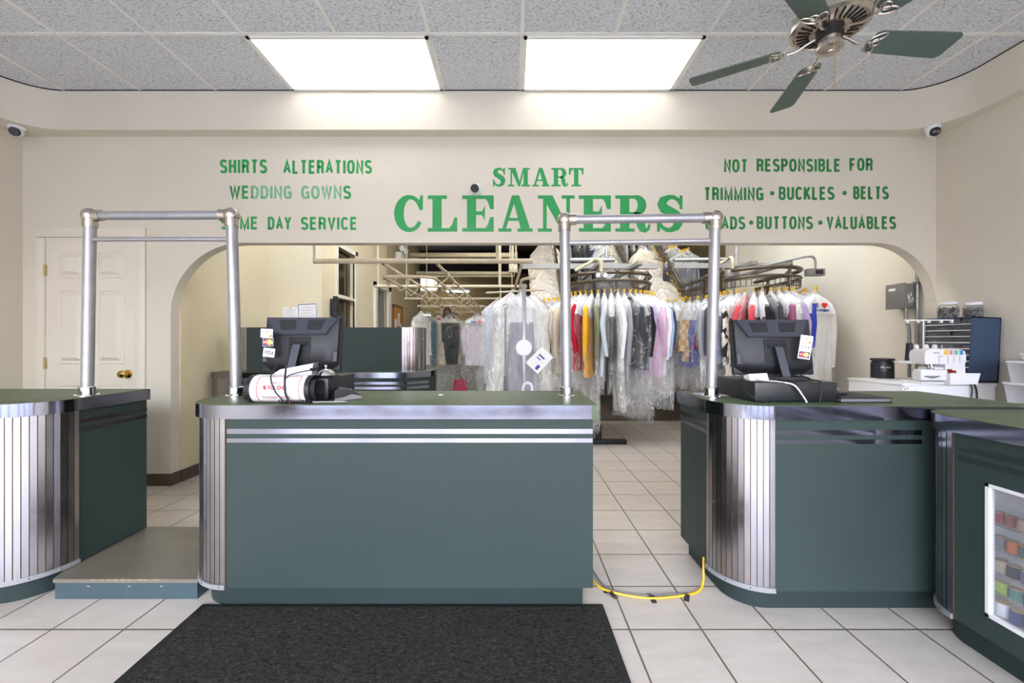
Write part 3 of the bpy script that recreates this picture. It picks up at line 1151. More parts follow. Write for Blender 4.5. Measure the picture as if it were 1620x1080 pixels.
sp0 = make_spool()
k = 0
ROWN = ['top', 'second', 'middle', 'fourth', 'lowest']
PLN = ['first', 'second', 'third', 'fourth', 'fifth']
for r, (x, z) in enumerate(SROW):
    sc_ = .64 + .03 * r
    yy = x / 1.133 - .012
    for c in range(5):
        i = (r * 5 + c) % len(SPC)
        o = sp0 if k == 0 else dup(sp0)
        o.location = (x, yy, z + .0005)
        o.scale = (sc_, sc_, sc_ * 1.1)
        o['label'] = '%s thread spool, %s from window edge, %s row of the display case' % (SPN[i], PLN[c], ROWN[r])
        recolor([q for q in o.children if q.name.startswith('wound')][0], cloth(*SPC[i]))
        yy -= .063 * sc_
        k += 1

# back counter with raised screen, in the passage
t = thing('service_counter', 'green counter with raised back panel and ribbed metal ends behind the arch', 'counter', (-1.7, 4.1, 0))
bf = [(-2.80, 4.2)] + arc(-2.74, 3.93, .06, 180, 270, 6) + [(-.98, 3.87)] + [(-.80, 4.02), (-.80, 4.2)]
MB().prism(bf + [(-.80, 4.4), (-2.80, 4.4)], ZP, .86).build('body', M['laminate'], t, w=True)
MB().prism(offset(bf, -.05) + [(-.85, 4.4), (-2.78, 4.4)], 0, ZP).build('toe_kick', M['laminate'], t, w=True)
MB().prism(offset(bf, .015) + [(-.79, 4.4), (-2.815, 4.4)], .86, .915).build('counter_top', M['laminate_top'], t, w=True)
MB().strip(bf, .862, .913, .016, .004).build('metal_edge', M['edge'], t, w=True)
for z0, z1 in ((.80, .825), (.755, .78)):
    MB().strip([(-2.58, 3.87), (-.98, 3.87), (-.80, 4.02)], z0, z1, 0, .003).build('metal_stripe', M['edge'], t, w=True)
flutes(t, [(-2.795, 3.9), (-2.74, 3.868), (-2.59, 3.868)], ZP, .86, kick=False)
MB().box(-2.55, -1.06, 4.02, 4.12, .915, 1.336).build('raised_panel', M['laminate'], t, w=True)
rp = [(-1.06, 4.02)] + arc(-1.0, 4.16, .14, 275, 340, 8)
MB().prism(rp + [(-.87, 4.22), (-1.06, 4.12)], .915, 1.336).build('raised_panel_end', M['laminate'], t, w=True)
flutes(t, rp, .915, 1.336, kick=False, name='fluted_end')
flutes(t, [(-2.66, 4.02), (-2.55, 4.018)], .915, 1.336, kick=False, name='fluted_end')
MB().box(-2.66, -2.55, 4.03, 4.12, .915, 1.336).build('raised_panel_end', M['laminate'], t, w=True)
# ------------------------------------------------------------------ hanging arches of pipe
def pipe_arch(label, p0, p1, zl, za, z2a, z2b, lean0, lean1):
    """p0, p1 plan positions of the posts; za top bar height"""
    c = ((p0[0] + p1[0]) / 2, (p0[1] + p1[1]) / 2, ZT)
    t = thing('garment_rail_arch', label, 'hanging rail', c, group='pipe arches over the passages')
    tops = []
    for (p, ln) in ((p0, lean0), (p1, lean1)):
        a = Vector((p[0], p[1], ZT))
        b = Vector((p[0] + ln, p[1], za))
        tops.append(b)
        mb = MB().cyl(a + (b - a) * .0, b, .0265, n=20)
        mb.build('post', M['pipe'], t, w=True)
        mb = MB().lathe([(.052, 0), (.052, .004), (.034, .006), (.034, .045), (.031, .048)], a + Vector((0, 0, .0005)), 20)
        for k in range(4):
            mb.sphere(a + Vector((.043 * math.cos(k * PI / 2 + .7), .043 * math.sin(k * PI / 2 + .7), .005)), .005, 8)
        mb.build('floor_flange', M['chrome'], t, w=True, label='shiny chrome base collar')
        mb = MB().sphere(b, .038, 18)
        mb.cyl(b - Vector((0, 0, .06)), b, .032, n=18)
        d = (Vector((p1[0], p1[1], 0)) - Vector((p0[0], p0[1], 0))).normalized() * (1 if p is p0 else -1)
        mb.cyl(b, b + d * .06, .029, n=18)
        mb.build('elbow', M['nickel'], t, w=True)
    MB().cyl(tops[0], tops[1], .0225, n=18).build('top_bar', M['pipe'], t, w=True)
    f = lambda z, i: Vector(((p0, p1)[i][0] + (lean0, lean1)[i] * (z - ZT) / (za - ZT), (p0, p1)[i][1], z))
    MB().cyl(f(z2a, 0), f(z2b, 1), .0115, n=14).build('lower_bar', M['pipe'], t, w=True)
    return t


pipe_arch('silver pipe hanging arch standing over the wooden step', (-2.2, 2.16), (-1.42, 2.15), 0, 1.851, 1.729, 1.727, .016, -.025)
pipe_arch('silver pipe hanging arch over the gap between middle and right counters', (.283, 2.15), (1.012, 2.12), 0, 1.828, 1.708, 1.712, -.013, .02)

# ------------------------------------------------------------------ ceiling fan
FH = Vector((1.60, 2.10, 2.73))
fan = thing('ceiling_fan', 'brushed nickel ceiling fan with five green blades', 'ceiling fan', FH)
mb = MB()
mb.cyl((0, 0, .16), (0, 0, ZC - FH.z - .04), .0135, n=14)
mb.lathe([(.02, .17), (.035, .20), (.035, .21), (.02, .24)], n=20)
mb.build('downrod', M['nickel'], fan)
MB().lathe([(.075, .495), (.072, .46), (.05, .43), (.018, .415)], n=28).build('ceiling_canopy', M['nickel'], fan)
mb = MB()
mb.lathe([(.02, .175), (.06, .17), (.12, .15), (.165, .11), (.175, .075), (.172, .05), (.155, .04), (.15, .046), (.075, .030), (.07, .03)], n=40)
mb.m = 1
for k in range(28):
    a = 2 * PI * k / 28
    u, w = Vector((math.cos(a), math.sin(a), 0)), Vector((-math.sin(a), math.cos(a), 0))
    q = [u * .088 - w * .0022, u * .143 - w * .004, u * .143 + w * .004, u * .088 + w * .0022]
    mb.hexa([p + Vector((0, 0, .0275 + (.0135 if i in (1, 2) else 0))) for i, p in enumerate(q)],
            [p + Vector((0, 0, .033 + (.0135 if i in (1, 2) else 0))) for i, p in enumerate(q)])
mb.build('motor_housing', [M['nickel'], M['black_gap']], fan)
MB().lathe([(.060, .03), (.060, .015), (.058, -.002), (.045, -.006)], n=28).build('flywheel', M['rubber'], fan, label='black ring under the motor')
mb = MB().lathe([(.046, .0), (.05, -.01), (.05, -.04), (.058, -.046), (.058, -.062), (.045, -.070), (.02, -.073), (.018, -.078), (.004, -.08)], n=32)
mb.build('switch_housing', M['nickel'], fan)
mb = MB().cyl((-.02, -.056, -.05), (-.02, -.058, -.27), .0022, n=6)
mb.lathe([(.002, 0), (.006, .006), (.006, .02), (.002, .026)], (-.02, -.058, -.295), 10)
mb.build('pull_chain', M['worn_wood'], fan)


def blade(ang, nm):
    pitch = math.radians(13)
    rot = Matrix.Rotation(math.radians(ang), 4, 'Z')
    pm = rot @ Matrix.Rotation(-pitch, 4, 'X')
    # outline in local x (outwards), y (chord)
    r0, r1 = .21, .655
    o = [(r0, -.045), (r0 + .02, -.058)] + [(r1 - .03, -.072)] + arc(r1 - .03, -.042, .03, -90, 0, 5)[1:] + \
        arc(r1 - .03, .042, .03, 0, 90, 5) + [(r0 + .02, .058), (r0, .045)]
    mb = MB()
    mb.xf = pm @ Matrix.Translation((0, 0, -.012))
    mb.prism(o, -.0035, .0035)
    b = mb.build('blade', M['fan_blade'], fan, label='green blade')
    mb = MB()
    mb.xf = rot
    arm = [Vector((.06, 0, .01)), Vector((.10, 0, -.004)), Vector((.14, 0, -.022)), Vector((.18, 0, -.024))]
    mb.tube(smooth(arm, 4), .007, 8)
    mb.xf = pm @ Matrix.Translation((0, 0, -.019))
    # three open loops: trefoil scroll
    for (cx, cy, rx, ry, tilt) in ((.228, .026, .040, .018, .7), (.228, -.026, .040, .018, -.7), (.238, 0, .020, .020, 0)):
        pts = []
        for k in range(20):
            a = 2 * PI * k / 20
            x, y = rx * math.cos(a), ry * math.sin(a)
            pts.append((cx + x * math.cos(tilt) - y * math.sin(tilt), cy + x * math.sin(tilt) + y * math.cos(tilt), 0))
        mb.tube(pts, .0042, 6, closed=True)
    mb.build('blade_iron', M['nickel'], b, label='looped nickel blade bracket')


for k in range(5):
    blade(76 + 72 * k, k)

# ------------------------------------------------------------------ security cameras
def dome_cam(label, loc, look, up=(0, 0, 1), turret=True):
    """loc: fixing point, up: direction of the fixing surface normal (away from it)"""
    t = thing('security_camera', label, 'security camera', loc, group='dome security cameras')
    n = Vector(up).normalized()
    MB().lathe([(.052, 0), (.052, .012), (.046, .022), (.03, .03)], n=24, axis=n).build('mount_base', M['white_plastic'], t)
    c = n * .035
    mb = MB()
    mb.sphere(c, .042, 20)
    mb.build('camera_ball', M['white_plastic'], t)
    lk = Vector(look).normalized()
    mb = MB().lathe([(.034, .022), (.034, .036), (.031, .0425), (.01, .0435)], c, 22, lk)
    mb.build('lens_face', M['black_plastic'], t, label='black lens face')
    if turret:
        u = lk.cross(Vector((0, 0, 1))).normalized()
        mb = MB()
        for s in (-1, 1):
            mb.lathe([(.011, .0), (.011, .0025), (.006, .004)], c + lk * .0435 + u * .013 * s, 14, lk)
        mb.build('lens', M['grey_plastic'], t)


dome_cam('white dome camera with black face under the soffit in the left corner', (-3.94, 3.32, ZS), (.45, -1, -.45), (0, 0, -1), False)
dome_cam('white dome camera under the soffit in the right corner', (3.345, 3.32, ZS), (-.2, -1, -.5), (0, 0, -1))
dome_cam('white dome camera fixed on the wall above the lettering CLEANERS', (-.298, WY - .0005, 2.464), (-.25, -1, -.25), (0, -1, -.15), False)

# ------------------------------------------------------------------ till screens (seen from behind)
def make_monitor(name, label, loc, rz, flip=1):
    t = thing(name, label, 'monitor', loc, rz)
    tilt = Matrix.Translation((0, .02, .020)) @ Matrix.Rotation(math.radians(-9), 4, 'X')
    W, H = .198, .288
    mb = MB()
    mb.xf = tilt
    mb.box(-W, W, .008, .034, 0, H, .006)
    # tapered back shell
    def ring(ins_x, ins_b, ins_t, y):
        cx = .045
        return [(-W + ins_x + cx, y, ins_b), (W - ins_x - cx, y, ins_b), (W - ins_x, y, ins_b + .03), (W - ins_x, y, H - ins_t),
                (-W + ins_x, y, H - ins_t), (-W + ins_x, y, ins_b + .03)]
    mb.grid([ring(.003, .003, .002, .010), ring(.012, .02, .006, -.010), ring(.05, .035, .115, -.028)], True, False, True)
    mb.build('screen_housing', M['mon_shell'], t)
    mb = MB()
    mb.xf = tilt
    mb.hexa([(-.175, -.016, H - .008), (.175, -.016, H - .008), (.13, -.034, H - .095), (-.13, -.034, H - .095)],
            [(-.18, .004, H - .003), (.18, .004, H - .003), (.135, -.022, H - .105), (-.135, -.022, H - .105)])
    mb.tube([(-.18, -.014, H - .006), (-.133, -.033, H - .099), (.133, -.033, H - .099), (.18, -.014, H - .006)], .0035, 6)
    mb.build('upper_panel', M['mon_grey'], t, label='slate grey raised panel')
    for s in (-1, 1):
        mb = MB()
        mb.xf = tilt
        mb.hexa([(s * .030, -.0205, H - .022), (s * .118, -.0205, H - .022), (s * .100, -.0320, H - .074), (s * .030, -.0320, H - .074)],
                [(s * .030, -.0165, H - .022), (s * .118, -.0165, H - .022), (s * .100, -.0280, H - .074), (s * .030, -.0280, H - .074)])
        for k in range(9):
            zz = H - .026 - k * .0053
            yy = -.0216 - (k * .0053) / .052 * .0115
            mb.m = 0
            mb.box(min(s * .034, s * .098), max(s * .034, s * .098), yy, yy + .0008, zz - .001, zz + .001)
        mb.build('vent_grille', M['vent'], t)
    mb = MB()
    mb.xf = tilt
    mb.box(-.055, .055, -.031, -.026, .055, .175, .002)
    mb.cyl((-.04, -.032, .14), (.04, -.032, .14), .008, n=12)
    mb.build('mount_plate', M['vent'], t)
    for s in ((-1,) if flip < 0 else (-1, 1)):
        mb = MB()
        mb.xf = tilt
        x = s * .165
        mb.box(x - .022, x + .022, -.0175, -.013, .05, .098)
        mb.build('corner_grille', M['dark_grille'], t)
    arm0, arm1 = Vector((.0, -.012, .16)), Vector((-.02 * flip, -.05, .0))
    mb = MB()
    u = Vector((.019, 0, 0))
    dn = Vector((0, -.010, 0))
    mb.hexa([arm1 - u + dn, arm1 + u + dn, arm1 + u, arm1 - u], [arm0 - u + dn, arm0 + u + dn, arm0 + u, arm0 - u])
    mb.build('stand_arm', M['mon_grey'], t, label='slate grey stand arm')
    mb = MB().prism([(-.10, -.085), (.10, -.085), (.11, -.075), (.11, .085), (-.11, .085), (-.11, -.075)], 0, .014)
    mb.build('stand_base', M['mon_shell'], t)
    mb = MB()
    mb.xf = tilt
    mb.box(-W + .014, W - .014, .0335, .0348, .018, H - .016)
    mb.build('screen_glass', M['vent'], t, label='dark screen')
    return t


def make_drawer(label, loc, w, d, h, rz=0.0):
    t = thing('cash_drawer', label, 'cash drawer', loc, rz)
    MB().box(-w / 2, w / 2, -d / 2, d / 2, .004, h, .004).build('drawer_case', M['black_plastic'], t)
    MB().box(-w / 2 + .012, w / 2 - .012, d / 2, d / 2 + .008, .012, h - .014, .003).build('drawer_front', M['black_plastic'], t)
    mb = MB()
    for sx in (-1, 1):
        for sy in (-1, 1):
            mb.cyl((sx * (w / 2 - .03), sy * (d / 2 - .03), 0), (sx * (w / 2 - .03), sy * (d / 2 - .03), .005), .01, n=10)
    mb.build('rubber_foot', M['rubber'], t)
    return t


make_drawer('black cash drawer behind the rolled sign on the middle counter', (-1.075, 2.145, ZT), .405, .33, .105)
make_monitor('till_monitor', 'black till screen seen from behind on the middle counter', (-1.095, 2.14, ZT + .1055), .04, 1)
make_drawer('black cash drawer on the right counter beside the pipe post', (1.305, 2.10, ZT), .385, .36, .092, .02)
make_monitor('till_monitor', 'black till screen seen from behind on the right counter', (1.345, 2.12, ZT + .0925), -.08, -1)


# card-brand stickers: small printed cards on the screen edges
def card_canvas(t, xf, w, h, paper='paper'):
    mb = MB()
    mb.xf = xf
    mb.box(-w / 2, w / 2, -.0006, .0006, -h / 2, h / 2)
    return mb


def stick(name, label, pos, rz, w, h, build, tilt=0.0, lean=0.0):
    t = thing(name, label, 'sticker', pos, rz)
    xf = Matrix.Rotation(tilt, 4, 'Y') @ Matrix.Rotation(lean, 4, 'X')
    card_canvas(t, xf, w, h).build('card', M['paper'], t)
    build(t, xf, w, h)
    return t


def draw_disc(t, xf, w, h):
    mb = MB()
    mb.xf = xf
    mb.m = 0
    text_into(mb, 'DISC', -w * .42, h * .05, h * .24, w * .36, .12, -.0012)
    text_into(mb, 'VER', w * .10, h * .05, h * .24, w * .30, .12, -.0012)
    mb.m = 1
    mb.plate([(w * .0 + h * .1 * math.cos(a), h * .16 + h * .1 * math.sin(a)) for a in [k * PI / 6 for k in range(12)]], -.0014, -.0008)
    mb.plate([(w * .05, -h * .42), (w * .44, -h * .42), (w * .44, -h * .06)], -.0014, -.0008)
    mb.build('card_print', [M['grey_ink'], M['orange_ink']], t)


def draw_master(t, xf, w, h):
    mb = MB()
    mb.xf = xf
    mb.plate([(-w * .47, -h * .46), (w * .47, -h * .46), (w * .47, h * .46), (-w * .47, h * .46)], -.0011, -.0007)
    for m_, cx in ((1, -w * .16), (2, w * .17)):
        mb.m = m_
        mb.plate([(cx + h * .34 * math.cos(2 * PI * k / 20), h * .34 * math.sin(2 * PI * k / 20)) for k in range(20)], -.0016 + .0002 * (2 - m_), -.0009)
    mb.m = 3
    text_into(mb, 'MASTERCARD', -w * .40, -h * .08, h * .17, w * .80, .16, -.0020)
    mb.build('card_print', [M['navy_ink'], M['red_card'], M['gold_ink'], M['paper']], t)


def draw_visa(t, xf, w, h):
    mb = MB()
    mb.xf = xf
    text_into(mb, 'VISA', -w * .38, -h * .24, h * .48, w * .78, .17, -.0012)
    mb.build('card_print', [M['navy_ink']], t)


# ------------------------------------------------------------------ lettering
def G(w, *strokes):
    return (w, strokes)


def el(cx, cy, rx, ry, a0, a1, n=14, p=2.5):
    out = []
    for i in range(n + 1):
        a = math.radians(a0 + (a1 - a0) * i / n)
        c, s = math.cos(a), math.sin(a)
        out.append((cx + rx * math.copysign(abs(c) ** (2 / p), c), cy + ry * math.copysign(abs(s) ** (2 / p), s)))
    return out


def glyphs():
    h = .5
    g = {}
    g['A'] = G(.56, [(0, 0), (.28, 1), (.56, 0)], [(.09, .33), (.47, .33)])
    g['B'] = G(.5, [(0, 0), (0, 1), (.26, 1)] + el(.26, .765, .22, .235, 90, -90, 8) + [(0, .53)], [(0, .53), (.28, .53)] + el(.28, .265, .22, .265, 90, -90, 8) + [(0, 0)])
    g['C'] = G(.52, el(.26, .5, .26, .5, 38, 322, 22))
    g['D'] = G(.52, [(0, 0), (0, 1), (.2, 1)] + el(.2, .5, .32, .5, 90, -90, 14) + [(0, 0), (0, .05)])
    g['E'] = G(.46, [(.46, 1), (0, 1), (0, 0), (.46, 0)], [(0, .53), (.42, .53)])
    g['F'] = G(.44, [(.44, 1), (0, 1), (0, -.07)], [(0, .5), (.38, .5)])
    g['G'] = G(.54, el(.27, .5, .27, .5, 40, 330, 22), [(.28, .46), (.54, .46), (.54, -.07)])
    g['H'] = G(.5, [(0, -.07), (0, 1.07)], [(.5, -.07), (.5, 1.07)], [(0, .53), (.5, .53)])
    g['I'] = G(.0, [(0, -.07), (0, 1.07)])
    g['K'] = G(.5, [(0, -.07), (0, 1.07)], [(.5, 1.05), (0, .4)], [(.16, .6), (.52, -.05)])
    g['L'] = G(.42, [(0, 1.07), (0, 0), (.42, 0)])
    g['M'] = G(.66, [(0, -.07), (0, 1), (.33, .0), (.66, 1), (.66, -.07)])
    g['N'] = G(.5, [(0, -.07), (0, 1), (.5, 0), (.5, 1.07)])
    g['O'] = G(.56, el(.28, .5, .28, .5, 90, 450, 28)[:-1] + [(.2801, 1.0)])
    g['P'] = G(.48, [(0, -.07), (0, 1), (.25, 1)] + el(.25, .735, .23, .265, 90, -90, 8) + [(0, .47)])
    g['R'] = G(.5, [(0, -.07), (0, 1), (.26, 1)] + el(.26, .75, .23, .25, 90, -90, 8) + [(0, .5)], [(.3, .49), (.45, .40), (.46, .12), (.51, -.06)])
    g['S'] = G(.5, el(.25, .75, .24, .25, 22, 200, 12) + [(.10, .57), (.40, .44)] + el(.25, .25, .25, .25, 20, -160, 12))
    g['T'] = G(.5, [(0, 1), (.5, 1)], [(.25, 1), (.25, -.07)])
    g['U'] = G(.5, [(0, 1.07), (0, .25)] + el(.25, .25, .25, .25, 180, 360, 12) + [(.5, 1.07)])
    g['V'] = G(.54, [(0, 1.06), (.27, 0), (.54, 1.06)])
    g['W'] = G(.78, [(0, 1.06), (.2, 0), (.39, .98), (.58, 0), (.78, 1.06)])
    g['Y'] = G(.54, [(0, 1.06), (.27, .46), (.54, 1.06)], [(.27, .46), (.27, -.07)])
    g['1'] = G(.22, [(0, .75), (.2, 1.0), (.2, -.07)])
    g['0'] = g['O']
    g['$'] = G(.5, *(g['S'][1] + ([(.25, 1.15), (.25, -.15)],)))
    g['.'] = G(.0, [(0, -.07), (0, .07)])
    g[' '] = G(.3)
    return g


GL = glyphs()


def ribbon(mb, pts, hw, y0, y1, xs=1.0):
    """flat solid stroke of half width hw along points (x,z)"""
    pts2 = [pts[0]]
    for p in pts[1:]:
        if math.hypot(p[0] - pts2[-1][0], p[1] - pts2[-1][1]) > 1e-5:
            pts2.append(p)
    n = len(pts2)
    hws = hw if isinstance(hw, list) else [hw] * n
    nr = []
    for i in range(n):
        ns = []
        for a, b in ((i - 1, i), (i, i + 1)):
            if a >= 0 and b < n:
                dx, dz = pts2[b][0] - pts2[a][0], pts2[b][1] - pts2[a][1]
                l = math.hypot(dx, dz)
                ns.append((-dz / l, dx / l))
        x, z = sum(q[0] for q in ns), sum(q[1] for q in ns)
        l = math.hypot(x, z)
        if l < .05:
            nr.append(ns[0])
            continue
        x, z = x / l, z / l
        k = max(.42, x * ns[0][0] + z * ns[0][1])
        nr.append((x / k, z / k))
    rows = []
    for (p, q, w_) in zip(pts2, nr, hws):
        rows.append([(p[0] + q[0] * w_, y0, p[1] + q[1] * w_), (p[0] - q[0] * w_, y0, p[1] - q[1] * w_),
                     (p[0] - q[0] * w_, y1, p[1] - q[1] * w_), (p[0] + q[0] * w_, y1, p[1] + q[1] * w_)])
    mb.grid(rows, True, True, True)


def text_into(mb, s, x0, z0, H, W, t=.19, y=0.0, th=.0005, mats=None, slope=0.0):
    """stroke lettering fitted to width W and cap height H, front face at y"""
    tk = t * H
    gap = .115
    ih = H - tk
    tot = 0
    for i, ch in enumerate(s):
        tot += GL[ch][0] * ih + (gap * H + tk if i < len(s) - 1 else tk)
    fixed = len(s) * tk
    sx = (W - fixed) / max(1e-6, tot - fixed)
    x = x0
    for i, ch in enumerate(s):
        w, st = GL[ch]
        if mats:
            mb.m = mats[i]
        for k_, q in enumerate(st):
            pts = [(x + tk / 2 + px * ih * sx, z0 + tk / 2 + min(max(pz, -tk / 2 / ih), 1 + tk / 2 / ih) * ih + (x - x0) * slope) for px, pz in q]
            ribbon(mb, pts, tk / 2, y - .00002 * k_, y + th)
        x += w * ih * sx + tk + gap * H * sx


MPP = WY / F
LY = WY - .0012


def wall_words(label, words, m, dots=(), slope=0.0, mats=None):
    """words: (text, x0, x1, ytop, ybottom) in photo pixels on the wall"""
    xs = [w[1] for w in words] + [w[2] for w in words]
    c = P((min(xs) + max(xs)) / 2, words[0][4], WY - .0005)
    t = thing('wall_lettering', label, 'lettering', c, group='green lettering on the wall')
    for w in words:
        mb = MB()
        a = P(w[1], w[4], WY)
        b = P(w[2], w[3], WY)
        text_into(mb, w[0].replace('_', ' '), a.x, a.z, b.z - a.z, b.x - a.x, .185, LY, .0011, mats.get(w[0]) if mats else None, slope)
        mb.build('word', m, t, w=True)
    for (px, py) in dots:
        p = P(px, py, LY)
        MB().lathe([(.0185, -.001), (.0185, 0)], p, 20, (0, -1, 0)).build('bullet_dot', m, t, w=True)


gp_ = [M['green_deep'], M['green_paint'], M['green_faded']]
wall_words('green wall lettering reading SHIRTS ALTERATIONS', [('SHIRTS', 347.8, 422.8, 252, 274.3), ('ALTERATIONS', 448, 588.5, 253, 275)], M['green_paint'])
wall_words('faded green wall lettering reading WEDDING GOWNS', [('WEDDING', 363, 461.7, 293.5, 314.6), ('GOWNS', 476.5, 555.6, 293.5, 314.8)], gp_,
           mats={'WEDDING': [0, 1, 2, 2, 2, 2, 2], 'GOWNS': [2, 2, 2, 2, 1]})
wall_words('green wall lettering reading SAME DAY SERVICE behind the pipe post', [('SAME', 349.6, 408.3, 342.4, 363), ('DAY', 423.7, 461, 342.6, 363.4), ('SERVICE', 476, 565.4, 343, 363.7)], M['green_paint'])
wall_words('green wall lettering reading NOT RESPONSIBLE FOR', [('NOT', 1145.3, 1182.9, 251.7, 272.6), ('RESPONSIBLE', 1197, 1329.8, 251, 271.8), ('FOR', 1343.8, 1380.6, 250, 270.4)], M['green_deep'])
wall_words('green wall lettering reading TRIMMING BUCKLES BELTS', [('TRIMMING', 1113.3, 1207.7, 296, 317.2), ('BUCKLES', 1232, 1320, 295.2, 316.3), ('BELTS', 1349.7, 1405.8, 294.6, 315.4)], M['green_deep'],
           [(1221.8, 305.6), (1336.3, 305.2)])
wall_words('green wall lettering reading BEADS BUTTONS VALUABLES', [('BEADS', 1116, 1179, 342.4, 363), ('BUTTONS', 1197, 1286, 342, 362.6), ('VALUABLES', 1307.5, 1417.3, 342, 362.6)], M['green_deep'],
           [(1188.5, 352), (1298, 352)])


# slab serif capitals, unit height; each entry: width, polygons, ribbons (points, half widths)
def cup(cx, cy, rx, ry, a0, a1, thin, thick, n=20, side=-1):
    pts, hw = [], []
    for i in range(n + 1):
        a = math.radians(a0 + (a1 - a0) * i / n)
        pts.append((cx + rx * math.cos(a), cy + ry * math.sin(a)))
        hw.append(thin + (thick - thin) * max(0.0, side * math.cos(a)) ** 1.1)
    return pts, hw


def rect(x0, x1, z0, z1):
    return [(x0, z0), (x1, z0), (x1, z1), (x0, z1)]


SLAB = {
    'C': (.77, [[(.655, .6), (.765, .6), (.765, 1.0), (.70, 1.0), (.66, .86)]], [cup(.42, .5, .30, .45, 24, 330, .055, .13, 26)]),
    'L': (.80, [rect(.13, .38, .0, 1), rect(0, .52, .9, 1), rect(0, .8, 0, .1), [(.7, .1), (.8, .1), (.8, .39), (.72, .39), (.66, .2), (.58, .1)]], []),
    'E': (.86, [rect(.13, .38, 0, 1), rect(0, .86, .9, 1), rect(0, .86, 0, .1), [(.76, .62), (.86, .62), (.86, .92), (.62, .92), (.7, .82)],
                [(.62, .08), (.86, .08), (.86, .4), (.76, .4), (.7, .2)], rect(.38, .56, .46, .56), [(.54, .46), (.62, .3), (.62, .73), (.54, .56)]], []),
    'A': (.94, [rect(0, .36, 0, .09), rect(.52, .94, 0, .09), [(.1, .05), (.2, .05), (.5, 1), (.37, 1)], [(.37, 1), (.57, 1), (.88, .05), (.62, .05)], rect(.22, .66, .3, .38)], []),
    'N': (1.0, [rect(0, .36, .91, 1), rect(0, .38, 0, .09), rect(.64, 1, .91, 1), rect(.14, .24, .05, .95), rect(.77, .87, .0, .95), [(.1, 1), (.4, 1), (.87, .0), (.66, 0)]], []),
    'R': (.96, [rect(.13, .38, 0, 1), rect(0, .45, .91, 1), rect(0, .52, 0, .09), rect(.38, .5, .91, 1), rect(.36, .56, .46, .54)],
          [cup(.5, .728, .22, .232, 90, -90, .042, .12, 14, 1), ([(.5, .5), (.6, .46), (.67, .36), (.69, .2), (.74, .08), (.82, .04), (.89, .08), (.925, .2)], [.04, .08, .11, .115, .1, .06, .04, .03])]),
    'S': (.76, [rect(.64, .72, .62, 1.0), rect(.03, .11, 0, .37)],
          [([(.69, .72), (.6, .88), (.47, .955), (.35, .95), (.2, .87), (.165, .76), (.22, .64), (.38, .55), (.52, .46), (.6, .36), (.6, .24), (.54, .12), (.42, .05), (.3, .045), (.17, .12), (.08, .28)],
            [.04, .05, .055, .065, .105, .125, .13, .135, .14, .135, .125, .10, .065, .055, .05, .04])]),
    'M': (1.17, [rect(0, .4, .91, 1), rect(0, .34, 0, .09), rect(.8, 1.17, .91, 1), rect(.72, 1.17, 0, .09), rect(.13, .22, .05, .95), rect(.83, 1.06, .05, 1),
                 [(.12, 1), (.4, 1), (.66, .12), (.55, .0)], [(.55, 0), (.64, 0), (.9, 1), (.8, 1)]], []),
    'T': (.78, [rect(.27, .51, .05, 1), rect(0, .78, .91, 1), rect(.13, .65, 0, .09), [(0, .92), (.2, .92), (.1, .82), (.08, .64), (0, .64)], [(.78, .92), (.58, .92), (.68, .82), (.70, .64), (.78, .64)]], []),
}


def slab_word(label, letters, yt, yb, m):
    c = P((letters[0][1] + letters[-1][2]) / 2, yb, WY - .0005)
    t = thing('wall_lettering', label, 'lettering', c, group='green lettering on the wall')
    mb = MB()
    for ch, a, b in letters:
        w, polys, rib = SLAB[ch]
        p, q = P(a, yb, WY), P(b, yt, WY)
        sx, sz = (q.x - p.x) / w, q.z - p.z
        for k, po in enumerate(polys):
            mb.plate([(p.x + x * sx, p.z + z * sz) for x, z in po], LY - .00002 * k, WY)
        for pts, hw in rib:
            ribbon(mb, [(p.x + x * sx, p.z + z * sz) for x, z in pts], [x * (sx + sz) / 2 for x in hw], LY - .0002, WY)
    mb.build('word', m, t, w=True)


Z6 = lambda v: 600 + v / 3.24
slab_word('green serif wall lettering reading SMART', [(c, Z6(a), Z6(b)) for c, a, b in (('S', 580, 648), ('M', 660, 772), ('A', 783, 872), ('R', 882, 970), ('T', 972, 1047))], 265.6, 294.8, M['green_paint'])
slab_word('large green serif wall lettering reading CLEANERS', [(c, Z6(a), Z6(b)) for c, a, b in
          (('C', 78, 225), ('L', 248, 400), ('E', 425, 587), ('A', 610, 787), ('N', 813, 1002), ('E', 1023, 1187), ('R', 1210, 1392), ('S', 1418, 1562))], 309, 366.4, M['green_paint'])

# stickers on the two screens
stick('card_sticker', 'white card sticker with orange corner on the left till screen, top of three', P(422, 527, 2.10), .1, .058, .044, draw_disc, .05)
stick('card_sticker', 'blue card sticker with red and yellow circles on the left till screen, middle of three', P(424, 541, 2.10), .1, .05, .042, draw_master, .02)
stick('card_sticker', 'white card sticker reading VISA on the left till screen, lowest of three', P(425.5, 557.5, 2.10), .1, .055, .044, draw_visa, .12)


def draw_strip(t, xf, w, h):
    for (dz, fn, hh) in ((h * .31, draw_disc, h * .32), (0.0, draw_visa, h * .24), (-h * .32, draw_master, h * .28)):
        fn(t, xf @ Matrix.Translation((0, 0, dz)), w * .92, hh)


stick('card_sticker', 'tall white sticker with three card logos on the edge of the right till screen', P(1274, 549, 2.07), -.35, .052, .118, draw_strip, .16, -.1)
# ------------------------------------------------------------------ things on the middle counter
# laminated sign curled into a roll, lying on the counter
t = thing('rolled_sign', 'laminated white sign curled into a roll reading $10.00 THANK YOU on the middle counter', 'sign', (-1.052, 1.925, ZT), -.02)
R = .062


def roll_pt(x, a, r=R):
    return (x, -r * math.sin(a), R + .001 - r * math.cos(a))


